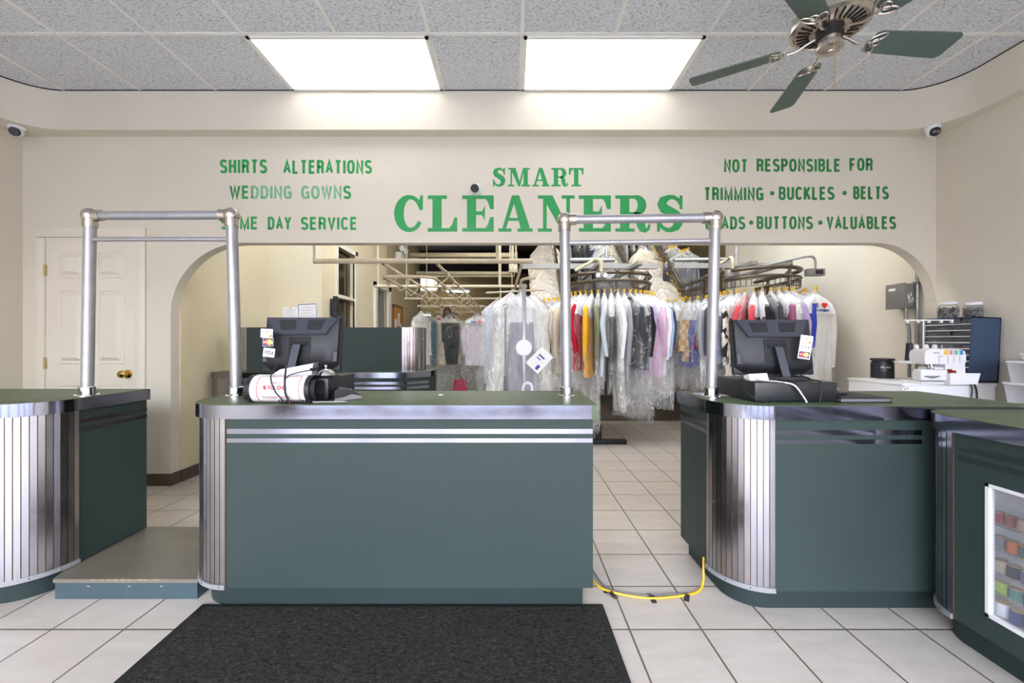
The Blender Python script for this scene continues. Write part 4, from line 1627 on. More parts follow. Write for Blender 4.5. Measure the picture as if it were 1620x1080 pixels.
def roll_sheet(x0, x1, a0, a1, r, th, n=26, lift=0.0):
    rows = []
    for i in range(n + 1):
        a = a0 + (a1 - a0) * i / n
        ex = max(0.0, a - PI * 1.02) * lift
        rows.append([roll_pt(x0, a, r + ex), roll_pt(x1, a, r + ex), roll_pt(x1, a, r + ex - th), roll_pt(x0, a, r + ex - th)])
    return rows


mb = MB().grid(roll_sheet(-.135, .135, -.6, 3.9, R, .0012, lift=.02), True, True, True)
mb.build('laminated_sheet', M['white_plastic'], t)
for s in (-1, 1):
    mb = MB().grid(roll_sheet(s * .134 - .011, s * .134 + .011, -1.8, 3.9, R + .0012, .0016), True, True, True)
    mb.build('black_border', M['black_plastic'], t, label='black edge of the rolled sign')
MB().grid(roll_sheet(.118, .165, -2.4, 2.6, R - .012, .002), True, True, True).build('curled_end', M['vent'], t, label='dark curled inner end')
mb = MB()
for (x0, x1, a0, a1) in ((-.092, -.089, .55, 2.75), (.098, .101, .55, 2.75), (-.092, .101, .545, .57), (-.092, .101, 2.73, 2.755)):
    mb.grid(roll_sheet(x0, x1, a0, a1, R + .0006, .0012), True, True, True)
mb.build('printed_border', M['red_ink'], t, label='thin red printed frame')


def wrap_text(s, x0, a_base, H, W, m, tk):
    mb = MB()
    text_into(mb, s, x0, 0, H, W, tk, 0, .0008)
    mb.v = [roll_pt(v[0], a_base + v[2] / R, R + .003 - v[1]) for v in mb.v]
    return mb.build('printed_text', m, t)


wrap_text('$10.00', -.06, 1.6, .018, .105, M['red_ink'], .24)
wrap_text('THANK YOU', -.07, .93, .013, .13, M['pink_ink'], .2)
wrap_text('UNDER', -.03, 2.02, .007, .05, M['pink_ink'], .16)
# loose flap of the sheet standing up behind the roll
t2 = thing('sign_sheet', 'grey edged laminated sheet sticking up behind the rolled sign', 'sign', (-1.035, 1.962, ZT + .118), .05)
MB().hexa([(-.10, 0, .0), (.105, 0, .0), (.105, .0015, .0), (-.10, .0015, .0)], [(-.06, .012, .03), (.11, .02, .062), (.11, .0215, .062), (-.06, .0135, .03)]).build('sheet', M['white_plastic'], t2)
MB().hexa([(.09, -.001, .0), (.112, -.001, .0), (.112, .0025, .0), (.09, .0025, .0)], [(.09, .0175, .056), (.114, .019, .066), (.114, .0225, .066), (.09, .0205, .056)]).build('sheet_edge', M['mon_grey'], t2)

# service bell
t = thing('service_bell', 'chrome service bell on the cash drawer beside the left till screen', 'bell', (-.905, 2.03, ZT + .1055))
MB().lathe([(.040, 0), (.041, .004), (.036, .008)], n=28).build('bell_base', M['black_plastic'], t)
MB().lathe([(.042, .010), (.044, .012), (.041, .022), (.033, .034), (.02, .042), (.006, .045)], n=32).build('bell_dome', M['chrome'], t)
MB().lathe([(.004, .044), (.004, .052), (.008, .054), (.007, .060), (.002, .062)], n=14).build('bell_button', M['nickel'], t)

# second small black box beside the bell
t = thing('spare_knob_puck', 'small black round puck on the cash drawer between sign and bell', 'puck', (-.965, 2.01, ZT + .1055))
MB().lathe([(.028, 0), (.03, .003), (.03, .02), (.026, .026), (.01, .027)], n=22).build('puck_body', M['black_plastic'], t)

# card terminal
t = thing('card_terminal', 'black and grey card terminal on the middle counter right of the cash drawer', 'card terminal', (-.80, 2.02, ZT), -1.0)
t.scale = (.95, .72, .95)
prof = [(-.085, 0.0), (.085, .006), (.088, .018), (.02, .05), (-.06, .062), (-.085, .05)]
mb = MB()
n = len(prof)
mb.add([(-.038, p[0], p[1]) for p in prof] + [(.038, p[0], p[1]) for p in prof],
       [list(range(n)), list(range(n, 2 * n))[::-1]] + [(i, n + i, n + (i + 1) % n, (i + 1) % n) for i in range(n)])
mb.build('terminal_body', M['black_plastic'], t)
mb = MB()
for s in (-1, 1):
    x0, x1 = (s * .0385 - .002, s * .0385 + .002)
    q = [(-.086, .0), (.087, .004), (.089, .016), (.02, .03), (-.03, .016), (-.086, .012)]
    mb.add([(x0, p[0], p[1]) for p in q] + [(x1, p[0], p[1]) for p in q],
           [list(range(6)), list(range(6, 12))[::-1]] + [(i, 6 + i, 6 + (i + 1) % 6, (i + 1) % 6) for i in range(6)])
mb.build('side_trim', M['grey_steel'], t, label='silver grey side band')
MB().hexa([(-.028, -.05, .0612), (.028, -.05, .0612), (.028, .0, .0548), (-.028, .0, .0548)], [(-.028, -.05, .0628), (.028, -.05, .0628), (.028, .0, .0564), (-.028, .0, .0564)]).build('terminal_screen', M['grey_plastic'], t)
mb = MB()
for r in range(4):
    for c in range(3):
        y0 = .014 + r * .016
        z0 = .0535 - r * .0078
        mb.box(-.024 + c * .018, -.012 + c * .018, y0, y0 + .010, z0 - .004, z0 + .0005)
mb.build('keypad', M['grey_plastic'], t)

# pen on a coiled cord
t = thing('counter_pen', 'silver pen with black coiled cord on the middle counter in front of the card terminal', 'pen', (-.93, 1.885, ZT))
mb = MB().cyl((.03, 0, .006), (.165, .018, .005), .0045, .0045, n=10)
mb.cyl((.165, .018, .005), (.178, .0198, .0045), .0045, .001, n=10)
mb.build('pen_barrel', M['grey_steel'], t)
mb = MB()
pts = []
for i in range(140):
    a = i * 2 * PI / 10
    s = i / 139
    pts.append((-.125 + .155 * s, .004 * math.sin(s * 5) + .0075 * math.cos(a), .0095 + .0075 * math.sin(a) + .004 * s * (1 - s)))
mb.tube(pts, .0021, 6)
mb.build('coiled_cord', M['rubber'], t)

# cables from the left till, falling through a hole in the counter
t = thing('till_cable', 'pair of black cables running over the rolled sign into a hole in the middle counter', 'cable', (-.99, 1.86, ZT))
mb = MB()
for (xs, r) in (([(-1.072, 1.975, 1.10), (-1.03, 1.90, 1.075), (-1.012, 1.858, 1.03), (-1.008, 1.852, .98), (-1.0, 1.855, .95), (-.985, 1.857, .921)], .0042),
                ([(-1.11, 1.975, 1.09), (-1.095, 1.905, 1.06), (-1.075, 1.86, 1.03), (-1.055, 1.855, .98), (-1.03, 1.86, .945), (-1.01, 1.86, .921)], .003),
                ([(-.93, 1.99, 1.07), (-.97, 1.92, 1.06), (-1.0, 1.885, 1.05), (-1.014, 1.868, 1.035)], .0026)):
    mb.tube(smooth(xs, 6), r, 8)
mb.build('cable', M['rubber'], t, w=True)
mb = MB().lathe([(.001, 0), (.016, 0), (.018, .0008), (.001, .001)], (-.992, 1.865, ZT + .0002), 18)
mb.build('cable_hole', M['copper'], t, w=True, label='brown cut hole edge')
mb = MB().cyl((-.918, 1.985, 1.075), (-.945, 1.955, 1.068), .007, n=10)
mb.build('plug', M['rubber'], t, w=True)

p = P(697, 625, .28 * F / 85)
t = thing('paper_scrap', 'tiny white scrap lying on the middle counter top', 'scrap', (p.x, p.y, ZT))
MB().box(-.012, .012, -.006, .006, 0, .005, .002).build('scrap', M['paper'], t)

# ------------------------------------------------------------------ things on the right counter
t = thing('till_cable', 'white and black cables hanging over the cash drawer on the right counter', 'cable', (1.3, 1.9, ZT))
mb = MB()
mb.tube(smooth([(1.165, 2.03, 1.04), (1.185, 1.99, 1.017), (1.245, 1.93, 1.012), (1.29, 1.907, 1.0), (1.32, 1.895, .955), (1.335, 1.888, .923)], 6), .0035, 8)
mb.m = 1
mb.tube(smooth([(1.25, 2.03, 1.035), (1.265, 1.97, 1.018), (1.295, 1.915, 1.014), (1.315, 1.898, .98), (1.33, 1.893, .925)], 6), .0034, 8)
mb.tube(smooth([(1.40, 2.08, 1.05), (1.415, 1.98, 1.022), (1.412, 1.91, 1.014), (1.405, 1.896, .97), (1.395, 1.892, .925)], 6), .003, 8)
mb.tube(smooth([(1.15, 2.06, 1.02), (1.115, 2.0, 1.017), (1.085, 1.97, 1.0), (1.10, 1.93, .95), (1.17, 1.895, .923)], 6), .0018, 6)
mb.build('cable', [M['white_plastic'], M['rubber']], t, w=True)
t = thing('receipt_stub', 'white printed receipt paper under the right till screen', 'paper', (1.19, 2.03, ZT + .0925), .1)
mb = MB().hexa([(-.045, -.02, .0), (.05, -.02, .0), (.05, .03, .0), (-.045, .03, .0)], [(-.045, -.005, .03), (.05, -.005, .034), (.05, .03, .02), (-.045, .03, .02)])
mb.build('paper', M['paper'], t)
p = P(1145, 622, 2.2)
t = thing('flyer', 'lilac and white flyer lying on the right counter behind the pipe post', 'flyer', (1.075, 2.21, ZT), .1)
mb = MB().box(-.09, .10, -.06, .06, 0, .0012)
mb.m = 1
mb.box(-.088, .098, -.058, .03, .0012, .0016)
mb.m = 2
mb.box(-.03, .03, -.055, -.035, .0016, .002)
M['lilac_ink'] = mat('lilac_ink', rgb(150, 146, 214), .6)
mb.build('flyer_sheet', [M['paper'], M['lilac_ink'], M['gold_ink']], t)
t = thing('binder', 'black ring binder lying on the right counter beside the cash drawer', 'binder', (1.62, 2.02, ZT), .0)
MB().box(-.118, .12, -.115, .115, .0, .005, .002).build('lower_cover', M['rubber'], t)
MB().box(-.112, .108, -.11, .11, .005, .018).build('pages', M['grey_plastic'], t)
MB().hexa([(-.118, -.115, .018), (.122, -.115, .018), (.122, .115, .018), (-.118, .115, .018)], [(-.118, -.115, .027), (.118, -.115, .022), (.118, .115, .022), (-.118, .115, .027)]).build('upper_cover', M['rubber'], t)
t = thing('key_bunch', 'bunch of silver keys on a black tray on top of the binder', 'keys', (1.545, 2.0, ZT + .0272), .2)
MB().box(-.04, .045, -.03, .03, 0, .012, .004).build('key_tray', M['black_plastic'], t)
for i in range(6):
    a = i * .8
    mb = MB()
    mb.xf = Matrix.Translation((.012 * math.cos(a * 2), .012 * math.sin(a), .014 + .003 * i)) @ Matrix.Rotation(a, 4, 'Z') @ Matrix.Rotation(.25, 4, 'Y')
    mb.lathe([(.004, 0), (.011, 0), (.011, .002), (.004, .002)], n=12)
    mb.box(.009, .04, -.003, .003, 0, .002)
    mb.build('key', M['chrome'], t)

# ------------------------------------------------------------------ far right corner behind the counters
t = thing('work_cabinet', 'white low cabinet with scuffed corner under the sewing machine', 'cabinet', (3.1, 3.2, 0))
MB().box(2.775, 3.435, 2.965, 3.44, .06, .898, .004).build('body', M['white_plastic'], t, w=True)
MB().box(2.79, 3.42, 2.99, 3.42, 0, .06).build('plinth', M['grey_plastic'], t, w=True)
MB().box(2.768, 3.44, 2.958, 3.445, .884, .902, .004).build('cabinet_top', M['white_plastic'], t, w=True)
mb = MB()
for i in range(7):
    x, z = 2.775 + random.uniform(0, .04), .884 - random.uniform(0, .035)
    mb.box(x, x + random.uniform(.003, .009), 2.9575, 2.9645 if z < .8 else 2.9655, z, z + random.uniform(.002, .008))
mb.build('scuff', M['worn_wood'], t, w=True)

# blue drawer cabinet, leaning on the wall
t = thing('drawer_cabinet', 'blue small parts cabinet with clear drawers behind the sewing machine', 'parts cabinet', (3.30, 3.16, .9025), 0)
CH, CW, CD = .465, .335, .19
xf = Matrix.Rotation(math.radians(2.5), 4, 'Y')
xf = Matrix.Translation((0, 0, .012)) @ xf
# local: front faces -x, width along y
mb = MB()
mb.xf = xf
th = .008
mb.box(-.02, CD, -CW / 2, -CW / 2 + th, 0, CH)
mb.box(-.02, CD, CW / 2 - th, CW / 2, 0, CH)
mb.box(-.02, CD, -CW / 2, CW / 2, CH - th, CH)
mb.box(-.02, CD, -CW / 2, CW / 2, 0, th)
mb.box(CD - .006, CD, -CW / 2, CW / 2, 0, CH)
mb.build('cabinet_case', M['navy_case'], t)
mb = MB()
mb.xf = xf
rows_, cols_ = 10, 5
rh = (CH - 2 * th) / rows_
cwid = (CW - 2 * th) / cols_
for r in range(1, rows_):
    z = th + rh * r
    mb.box(-.024, CD - .01, -CW / 2 + th, CW / 2 - th, z - .003, z + .003)
mb.build('shelf_divider', M['tbar'], t, label='pale shelf strips')
for r in range(rows_):
    for c in range(cols_):
        y0 = -CW / 2 + th + cwid * c + .002
        z0 = th + rh * r + .003
        mb = MB()
        mb.xf = xf
        pull = .012 if (r * 7 + c * 3) % 11 == 0 else 0
        mb.box(-.016 - pull, -.013 - pull, y0, y0 + cwid - .004, z0, z0 + rh - .008)
        mb.box(-.013 - pull, .10, y0, y0 + cwid - .004, z0, z0 + .002)
        mb.box(-.020 - pull, -.016 - pull, y0 + cwid * .3, y0 + cwid * .6, z0 + .004, z0 + .009)
        d = mb.build('drawer', M['smoky_drawer'], t)
        mb = MB()
        mb.xf = xf
        mb.box(-.008 - pull, .09, y0 + .004, y0 + cwid - .01, z0 + .0025, z0 + random.uniform(.012, .03))
        mb.build('drawer_contents', random.choice([M['elec'], M['vent'], M['paper'], M['vent'], M['vent']]), d)


# jars of buttons
def jar(label, loc, r, h, glass, seed):
    rnd = random.Random(seed)
    t = thing('button_jar', label, 'jar', loc, group='jars of buttons on the blue cabinet')
    MB().lathe([(r * .9, 0), (r, .006), (r, h * .72), (r * .93, h * .84), (r * .80, h * .9), (r * .80, h)], n=28).build('jar_body', glass, t)
    MB().lathe([(r * .86, h - .004), (r * .88, h), (r * .88, h + .014), (r * .82, h + .018), (.01, h + .019)], n=28).build('jar_lid', M['white_plastic'], t, label='white lid')
    mb = MB()
    for i in range(230):
        a = rnd.uniform(0, 2 * PI)
        rr = r * .86 * (rnd.random() ** .3)
        z = rnd.uniform(.008, h * .7)
        mb.m = rnd.choice((0, 0, 1, 1, 2, 3))
        ax = Vector((math.cos(a) + rnd.uniform(-.5, .5), math.sin(a) + rnd.uniform(-.5, .5), rnd.uniform(-.6, .6)))
        mb.lathe([(.0095, -.0015), (.0095, .0015), (.006, .0015), (.005, .0008)], (rr * math.cos(a), rr * math.sin(a), z), 10, ax)
    mb.build('buttons', [M['vent'], M['grey_plastic'], M['elec'], M['step']], t, kind='stuff', label='dark buttons')


jar('left and taller jar of dark buttons with white lid on the blue cabinet', (3.345, 3.20, 1.379), .062, .105, M['jar_plastic'], 1)
jar('right and shorter jar of dark buttons with white lid on the blue cabinet', (3.425, 3.10, 1.377), .056, .095, M['jar_plastic'], 2)

# overlock sewing machine
t = thing('sewing_machine', 'white overlock sewing machine with four coloured tension dials on the white cabinet', 'sewing machine', (3.035, 3.0, .9022), -.10)
t.scale = (.74, .80, 1.15)
mb = MB()
mb.box(-.20, .0, -.10, .14, .0, .012, .004)
mb.box(-.05, .185, -.06, .12, .012, .10, .012)
mb.build('machine_base', M['white_plastic'], t)
mb = MB().box(-.215, .02, -.115, -.02, .02, .088, .012)
mb.build('cloth_plate', M['white_plastic'], t)
mb = MB()
pl = []
for i in range(9):
    u = i / 8
    pl.append((-.19 + .14 * u, .046 - .012 * math.sin(PI * u)))
mb.plate(pl + [(x, .052 - .002) for x, z in pl[::-1]], -.117, -.113)
mb.build('plate_recess', M['grey_plastic'], t, label='grey curved recess')
MB().hexa([(.005, -.15, .0), (.225, -.16, .005), (.22, -.06, .005), (.005, -.05, .0)], [(.0, -.155, .07), (.245, -.165, .07), (.235, -.06, .05), (.0, -.055, .05)]).build('waste_tray', M['white_plastic'], t)
mb = MB()
for i in range(26):
    mb.sphere((.02 + random.uniform(0, .06), -.105 + random.uniform(-.03, .03), .071 + random.uniform(0, .014)), random.uniform(.004, .009), 6)
mb.build('thread_scraps', cloth(150, 62, 34), t, kind='stuff', label='heap of rust brown thread scraps')
# upper arm with rounded nose
prof = [(-.15, .12), (-.158, .14), (-.158, .175), (-.150, .20), (-.125, .212), (.15, .212), (.19, .20), (.20, .17), (.20, .135), (.19, .12)]
mb = MB().plate(prof, -.085, .09)
mb.plate([(.03, .06), (.205, .06), (.20, .135), (.03, .135)], -.075, .09)
mb.build('machine_arm', M['white_plastic'], t)
for x in (.045, .095, .145):
    MB().box(x - .0015, x + .0015, -.0865, -.0845, .128, .21).build('panel_line', M['grey_plastic'], t)
mb = MB()
mb.box(-.035, -.032, -.0865, -.0845, .125, .17)
mb.box(-.035, .0, -.0865, -.0845, .167, .170)
mb.build('panel_line', M['grey_plastic'], t)
for i, c in enumerate(((238, 190, 40), (214, 140, 140), (96, 188, 160), (80, 160, 208))):
    x = .022 + .046 * i
    MB().box(x - .011, x + .011, -.095, -.075, .178, .206, .004).build('tension_dial', cloth(*c), t, label=['yellow', 'pink', 'green', 'blue'][i] + ' tension dial')
mb = MB()
text_into(mb, 'BROTHER', -.08, .185, .008, .05, .2, -.0858, .001)
mb.build('maker_lettering', M['grey_ink'], t)
mb = MB()
mb.cyl((-.055, .0, .05), (-.055, .0, .13), .006, n=10)
mb.box(-.085, -.03, -.05, -.02, .085, .095)
mb.cyl((-.08, -.03, .09), (-.08, -.03, .13), .003, n=8)
mb.cyl((-.045, -.04, .085), (-.06, -.03, .125), .004, n=8)
mb.build('needle_and_looper', M['chrome'], t)
mb = MB().cyl((.0, .11, .02), (.0, .11, .395), .005, n=10)
mb.box(-.16, .27, .102, .114, .392, .40, .002)
for x in (-.15, -.05, .05, .16, .255):
    mb.box(x - .008, x + .008, .098, .118, .378, .394)
mb.cyl((-.16, .108, .396), (-.172, .108, .396), .008, n=10)
mb.build('thread_guide_mast', M['white_plastic'], t)
mb = MB().box(-.175, .19, .06, .19, .118, .134, .003)
mb.build('spool_stand', M['white_plastic'], t)
mb = MB().lathe([(.036, .136), (.035, .14), (.026, .245), (.014, .252)], (-.135, .10, 0), 20)
mb.build('thread_cone', M['rubber'], t, label='black thread cone')
for x in (-.03, .06, .14):
    MB().lathe([(.026, .134), (.019, .235), (.01, .24)], (x, .15, 0), 16).build('thread_cone', M['white_plastic'], t, label='white thread cone')
t = thing('power_cord', 'two black cords hanging down the front of the white cabinet', 'cord', (3.26, 2.95, .60))
mb = MB()
mb.tube(smooth([(3.20, 2.99, .915), (3.225, 2.955, .912), (3.245, 2.945, .88), (3.25, 2.95, .80), (3.24, 2.95, .60)]), .004, 8)
mb.tube(smooth([(3.21, 3.0, .915), (3.25, 2.955, .914), (3.275, 2.945, .87), (3.29, 2.95, .78), (3.29, 2.95, .60)]), .005, 8)
mb.build('cord', M['rubber'], t, w=True)

# clear storage bins with white lids and cloth inside
def bin_(label, loc, w, d, h, cl, rz=0):
    t = thing('storage_bin', label, 'storage bin', loc, rz, 'clear storage bins at the right wall')
    mb = MB()
    q0 = [(-w * .46, -d * .46), (w * .46, -d * .46), (w * .46, d * .46), (-w * .46, d * .46)]
    q1 = [(-w * .5, -d * .5), (w * .5, -d * .5), (w * .5, d * .5), (-w * .5, d * .5)]
    r_ = lambda q, z: [(x, y, z) for x, y in q]
    mb.grid([r_(q0, 0), r_(q1, h - .004)], True, True, False)
    mb.build('bin_body', M['clear_plastic'], t)
    MB().box(-w * .52, w * .52, -d * .52, d * .52, h - .003, h + .012, .005).build('bin_lid', M['white_plastic'], t, label='white lid')
    mb = MB()
    for i in range(3):
        rows = []
        n = 12
        for a_ in range(7):
            s = a_ / 6
            row = []
            for k in range(n):
                an = 2 * PI * k / n
                rr = .40 * math.sin(PI * (.08 + .84 * s)) ** .4
                nz = mnoise.noise(Vector((math.cos(an) * 2, math.sin(an) * 2, s * 3 + i * 9))) * .05
                row.append((w * (rr + nz) * math.cos(an), d * (rr + nz) * math.sin(an), h * (.04 + i * .3 + .28 * s)))
            rows.append(row)
        mb.grid(rows, True, True, True)
    o = mb.build('folded_cloth', cl, t, label='folded cloth inside')
    return t


t = thing('bin_table', 'white side table holding the clear bins at the right wall', 'table', (3.2, 2.55, 0))
MB().box(3.18, 3.52, 2.38, 2.76, .775, .80, .004).build('table_top', M['white_plastic'], t, w=True)
for x in (3.21, 3.49):
    for y in (2.41, 2.73):
        MB().box(x - .015, x + .015, y - .015, y + .015, 0, .775).build('leg', M['white_plastic'], t, w=True)
stripe = mat('white_blue_stripe_cloth', rgb(226, 226, 232), .85, var=.12, scale=9)
bin_('lower clear bin with white lid and folded cloth right of the sewing machine', (3.355, 2.57, .8005), .30, .30, .125, stripe)
bin_('upper clear bin with blue striped cloth stacked on the lower bin', (3.365, 2.57, .9385), .29, .29, .125, stripe)
bin_('small white lidded bin on top of the bin stack', (3.40, 2.58, 1.0765), .22, .24, .035, M['paper'])

# black tower fan heater
t = thing('tower_fan', 'black cylindrical tower fan standing behind the right counter near the arch', 'fan', (3.035, 3.42, 0))
t.scale = (.77, .77, 1.0)
mb = MB().lathe([(.12, 0), (.125, .01), (.125, .03), (.10, .04), (.098, .05), (.098, 1.02), (.094, 1.032), (.085, 1.034), (.085, 1.042), (.10, 1.046), (.104, 1.052), (.10, 1.062), (.02, 1.066)], n=36)
mb.build('fan_body', M['black_plastic'], t)
mb = MB()
for k in range(22):
    a = -PI / 2 - .75 + 1.5 * k / 21 - .25
    x, y = .0985 * math.cos(a), .0985 * math.sin(a)
    mb.cyl((x, y, .2), (x, y, .96), .0025, n=6)
mb.build('grille_slats', M['vent'], t)
mb = MB()
text_into(mb, 'PELONIS', -.075, .985, .014, .075, .2, -.0985, .001)
mb.v = [(v[0], -math.sqrt(max(.0992 ** 2 - v[0] ** 2, 0)) - v[1] * .0 - .0985 * 0, v[2]) for v in mb.v]
mb.build('maker_lettering', M['paper'], t)

# electrical box and conduits on the right wall inside the arch
t = thing('electrical_box', 'grey electrical box with paint scuffs on the right wall inside the arch', 'electrical box', (3.47, 3.72, 1.5))
bx0, by0, by1 = 3.415, 3.62, 3.80
zb0, zb1 = CAMZ + (540 - 487) * 3.66 / F, CAMZ + (540 - 449) * 3.66 / F
MB().box(bx0, XR - .001, by0, by1, zb0, zb1, .006).build('box_body', M['elec'], t, w=True)
MB().box(bx0 - .010, bx0, by0 - .004, by1 + .004, zb0 - .006, zb1 + .006, .003).build('box_cover', M['elec'], t, w=True)
MB().box(bx0 - .0108, bx0 - .0098, by0 + .085, by0 + .15, zb1 - .055, zb1 - .032).build('label_sticker', M['paper'], t, w=True)
mb = MB()
rn = random.Random(4)
for i in range(16):
    x, z = bx0 + rn.uniform(.015, .09), zb0 + rn.uniform(.03, .14)
    mb.box(x, x + rn.uniform(.004, .02), by0 - .0006, by0 + .0005, z, z + rn.uniform(.005, .03))
mb.build('paint_scuff', M['white_paint'], t, w=True)
MB().cyl((bx0 + .05, by0 - .0005, zb0 + .10), (bx0 + .05, by0 + .002, zb0 + .10), .008, n=10).build('knockout', M['vent'], t, w=True)
t = thing('conduit', 'pair of grey metal conduit pipes running down beside the electrical box', 'conduit', (3.49, 3.6, .3))
mb = MB()
mb.cyl((3.50, 3.605, 2.06), (3.50, 3.605, .2), .014, n=12)
mb.build('conduit_pipe', M['grey_steel'], t, w=True)
mb = MB().tube(smooth([(3.455, 3.66, zb0 + .005), (3.455, 3.66, 1.40), (3.462, 3.645, 1.34), (3.466, 3.640, 1.26), (3.466, 3.64, .9), (3.466, 3.64, .2)]), .013, 12)
mb.build('conduit_pipe', M['grey_steel'], t, w=True)
mb = MB()
for z in (zb1 + .0, .95):
    mb.box(3.47, XR, 3.59, 3.62, z - .012, z + .012, .004)
mb.build('pipe_clamp', M['elec'], t, w=True)

# ------------------------------------------------------------------ things on the passage and workroom walls
def pinned(label, px0, px1, py0, py1, d, ink, rz=0):
    a, b = P(px0, py1, d), P(px1, py0, d)
    c = (a + b) / 2
    t = thing('pinned_paper', label, 'paper', (c.x, d - .002, a.z), 0, 'papers pinned to the passage wall')
    w, h = b.x - a.x, b.z - a.z
    mb = MB()
    mb.xf = Matrix.Rotation(rz, 4, 'Y')
    mb.box(-w / 2, w / 2, -.001, .0005, 0, h)
    mb.build('paper', M['paper'], t)
    mb = MB()
    mb.xf = Matrix.Rotation(rz, 4, 'Y')
    for k in range(6):
        z = h * (.82 - .12 * k)
        mb.box(-w * .36, w * (.36 - .1 * (k % 3)), -.0016, -.0008, z, z + .003)
    mb.m = 1
    if ink:
        for (x0, x1, z0, z1) in ((-.48, .48, .955, .985), (-.48, .48, .02, .04), (-.48, -.455, .02, .98), (.455, .48, .02, .98)):
            mb.box(w * x0, w * x1, -.0016, -.0008, h * z0, h * z1)
    mb.build('print', [M['grey_ink'], M['blue_ink']], t)
    MB().lathe([(.006, 0), (.006, .008), (.003, .012)], (0, -.001, h - .01), 10, (0, -1, 0)).build('push_pin', M['red_card'], t, label='red push pin')
    return t


pinned('plain white certificate pinned on the passage wall, left of the blue edged one', 448, 472, 485.5, 512, 4.85, False)
pinned('white certificate with blue printed border pinned on the passage wall', 473, 503, 480, 516, 4.85, True, -.06)

t = thing('wall_phone', 'black wall telephone with hanging cord on the passage corner', 'telephone', (-2.205, 5.13, 1.6))
zc = 1.62
MB().box(-2.21, -2.165, 5.06, 5.22, zc - .11, zc + .10, .01).build('phone_body', M['rubber'], t, w=True)
mb = MB().box(-2.165, -2.125, 5.045, 5.09, zc - .12, zc + .125, .014)
mb.box(-2.17, -2.115, 5.04, 5.095, zc + .07, zc + .13, .012)
mb.box(-2.17, -2.115, 5.04, 5.095, zc - .13, zc - .07, .012)
mb.build('handset', M['rubber'], t, w=True)
mb = MB().tube(smooth([(-2.15, 5.06, zc - .13), (-2.15, 5.03, zc - .25), (-2.15, 5.06, zc - .30), (-2.17, 5.12, zc - .24), (-2.18, 5.15, zc - .11)]), .006, 8)
mb.build('phone_cord', M['rubber'], t, w=True)

t = thing('wall_switch', 'small white switch plate beside the grey workroom door', 'switch', (-2.2, 6.45, 1.35))
MB().box(-2.21, -2.195, 6.4, 6.52, 1.30, 1.42, .003).build('switch_plate', M['white_plastic'], t, w=True)
MB().box(-2.196, -2.185, 6.44, 6.48, 1.35, 1.40).build('switch_toggle', M['rubber'], t, w=True)

t = thing('cork_board', 'cork notice board with torn papers on the far workroom wall', 'notice board', (-2.2, 8.0, 1.25))
MB().box(-2.21, -2.195, 7.72, 8.32, 1.25, 1.87).build('cork_panel', M['cork'], t, w=True)
mb = MB()
for (a, b, c, d) in ((7.70, 7.73, 1.23, 1.89), (8.31, 8.34, 1.23, 1.89), (7.70, 8.34, 1.23, 1.26), (7.70, 8.34, 1.86, 1.89)):
    mb.box(-2.21, -2.185, a, b, c, d)
mb.build('board_frame', M['copper'], t, w=True)
for (a, b, c, d) in ((7.8, 7.95, 1.3, 1.62), (8.02, 8.14, 1.5, 1.75), (8.0, 8.1, 1.28, 1.42), (8.18, 8.27, 1.32, 1.55)):
    MB().box(-2.194, -2.192, a, b, c, d).build('note_paper', M['paper'], t, w=True)

t = thing('emergency_light', 'white twin headed emergency light high on the workroom wall', 'emergency light', (-2.2, 8.05, 2.8))
MB().box(-2.21, -2.10, 7.9, 8.2, 2.74, 2.90, .01).build('light_case', M['white_plastic'], t, w=True)
for y in (7.92, 8.18):
    MB().lathe([(.02, -.04), (.05, -.03), (.06, .03), (.05, .035)], (-2.10, y, 2.97), 16, (.8, -.5, -.2)).build('lamp_head', M['white_plastic'], t, w=True)

# ------------------------------------------------------------------ rails of pipe in the workroom
t = thing('slick_rail_rack', 'ivory pipe rack of cross pipes and sloping double rails hung from the workroom roof', 'garment rack', (-.85, 3.86, 1.9))
ZRf = 3.7
for (d, x0, x1, z, r, dr) in ((3.86, -1.835, .19, 1.943, .0235, (-1.83, -.14)), (5.6, -1.84, .2, 1.94, .02, (-1.80, -.17)), (7.2, -1.86, .2, 1.94, .018, (-1.82, -.2)), (8.8, -1.9, .2, 1.93, .016, (-1.8, 0))):
    MB().cyl((x0, d, z), (x1, d, z), r, n=14).build('cross_pipe', M['ivory_pipe'], t, w=True)
    for x in dr:
        MB().cyl((x, d, z), (x, d, ZRf), .012, n=10).build('drop_rod', M['ivory_pipe'], t, w=True)


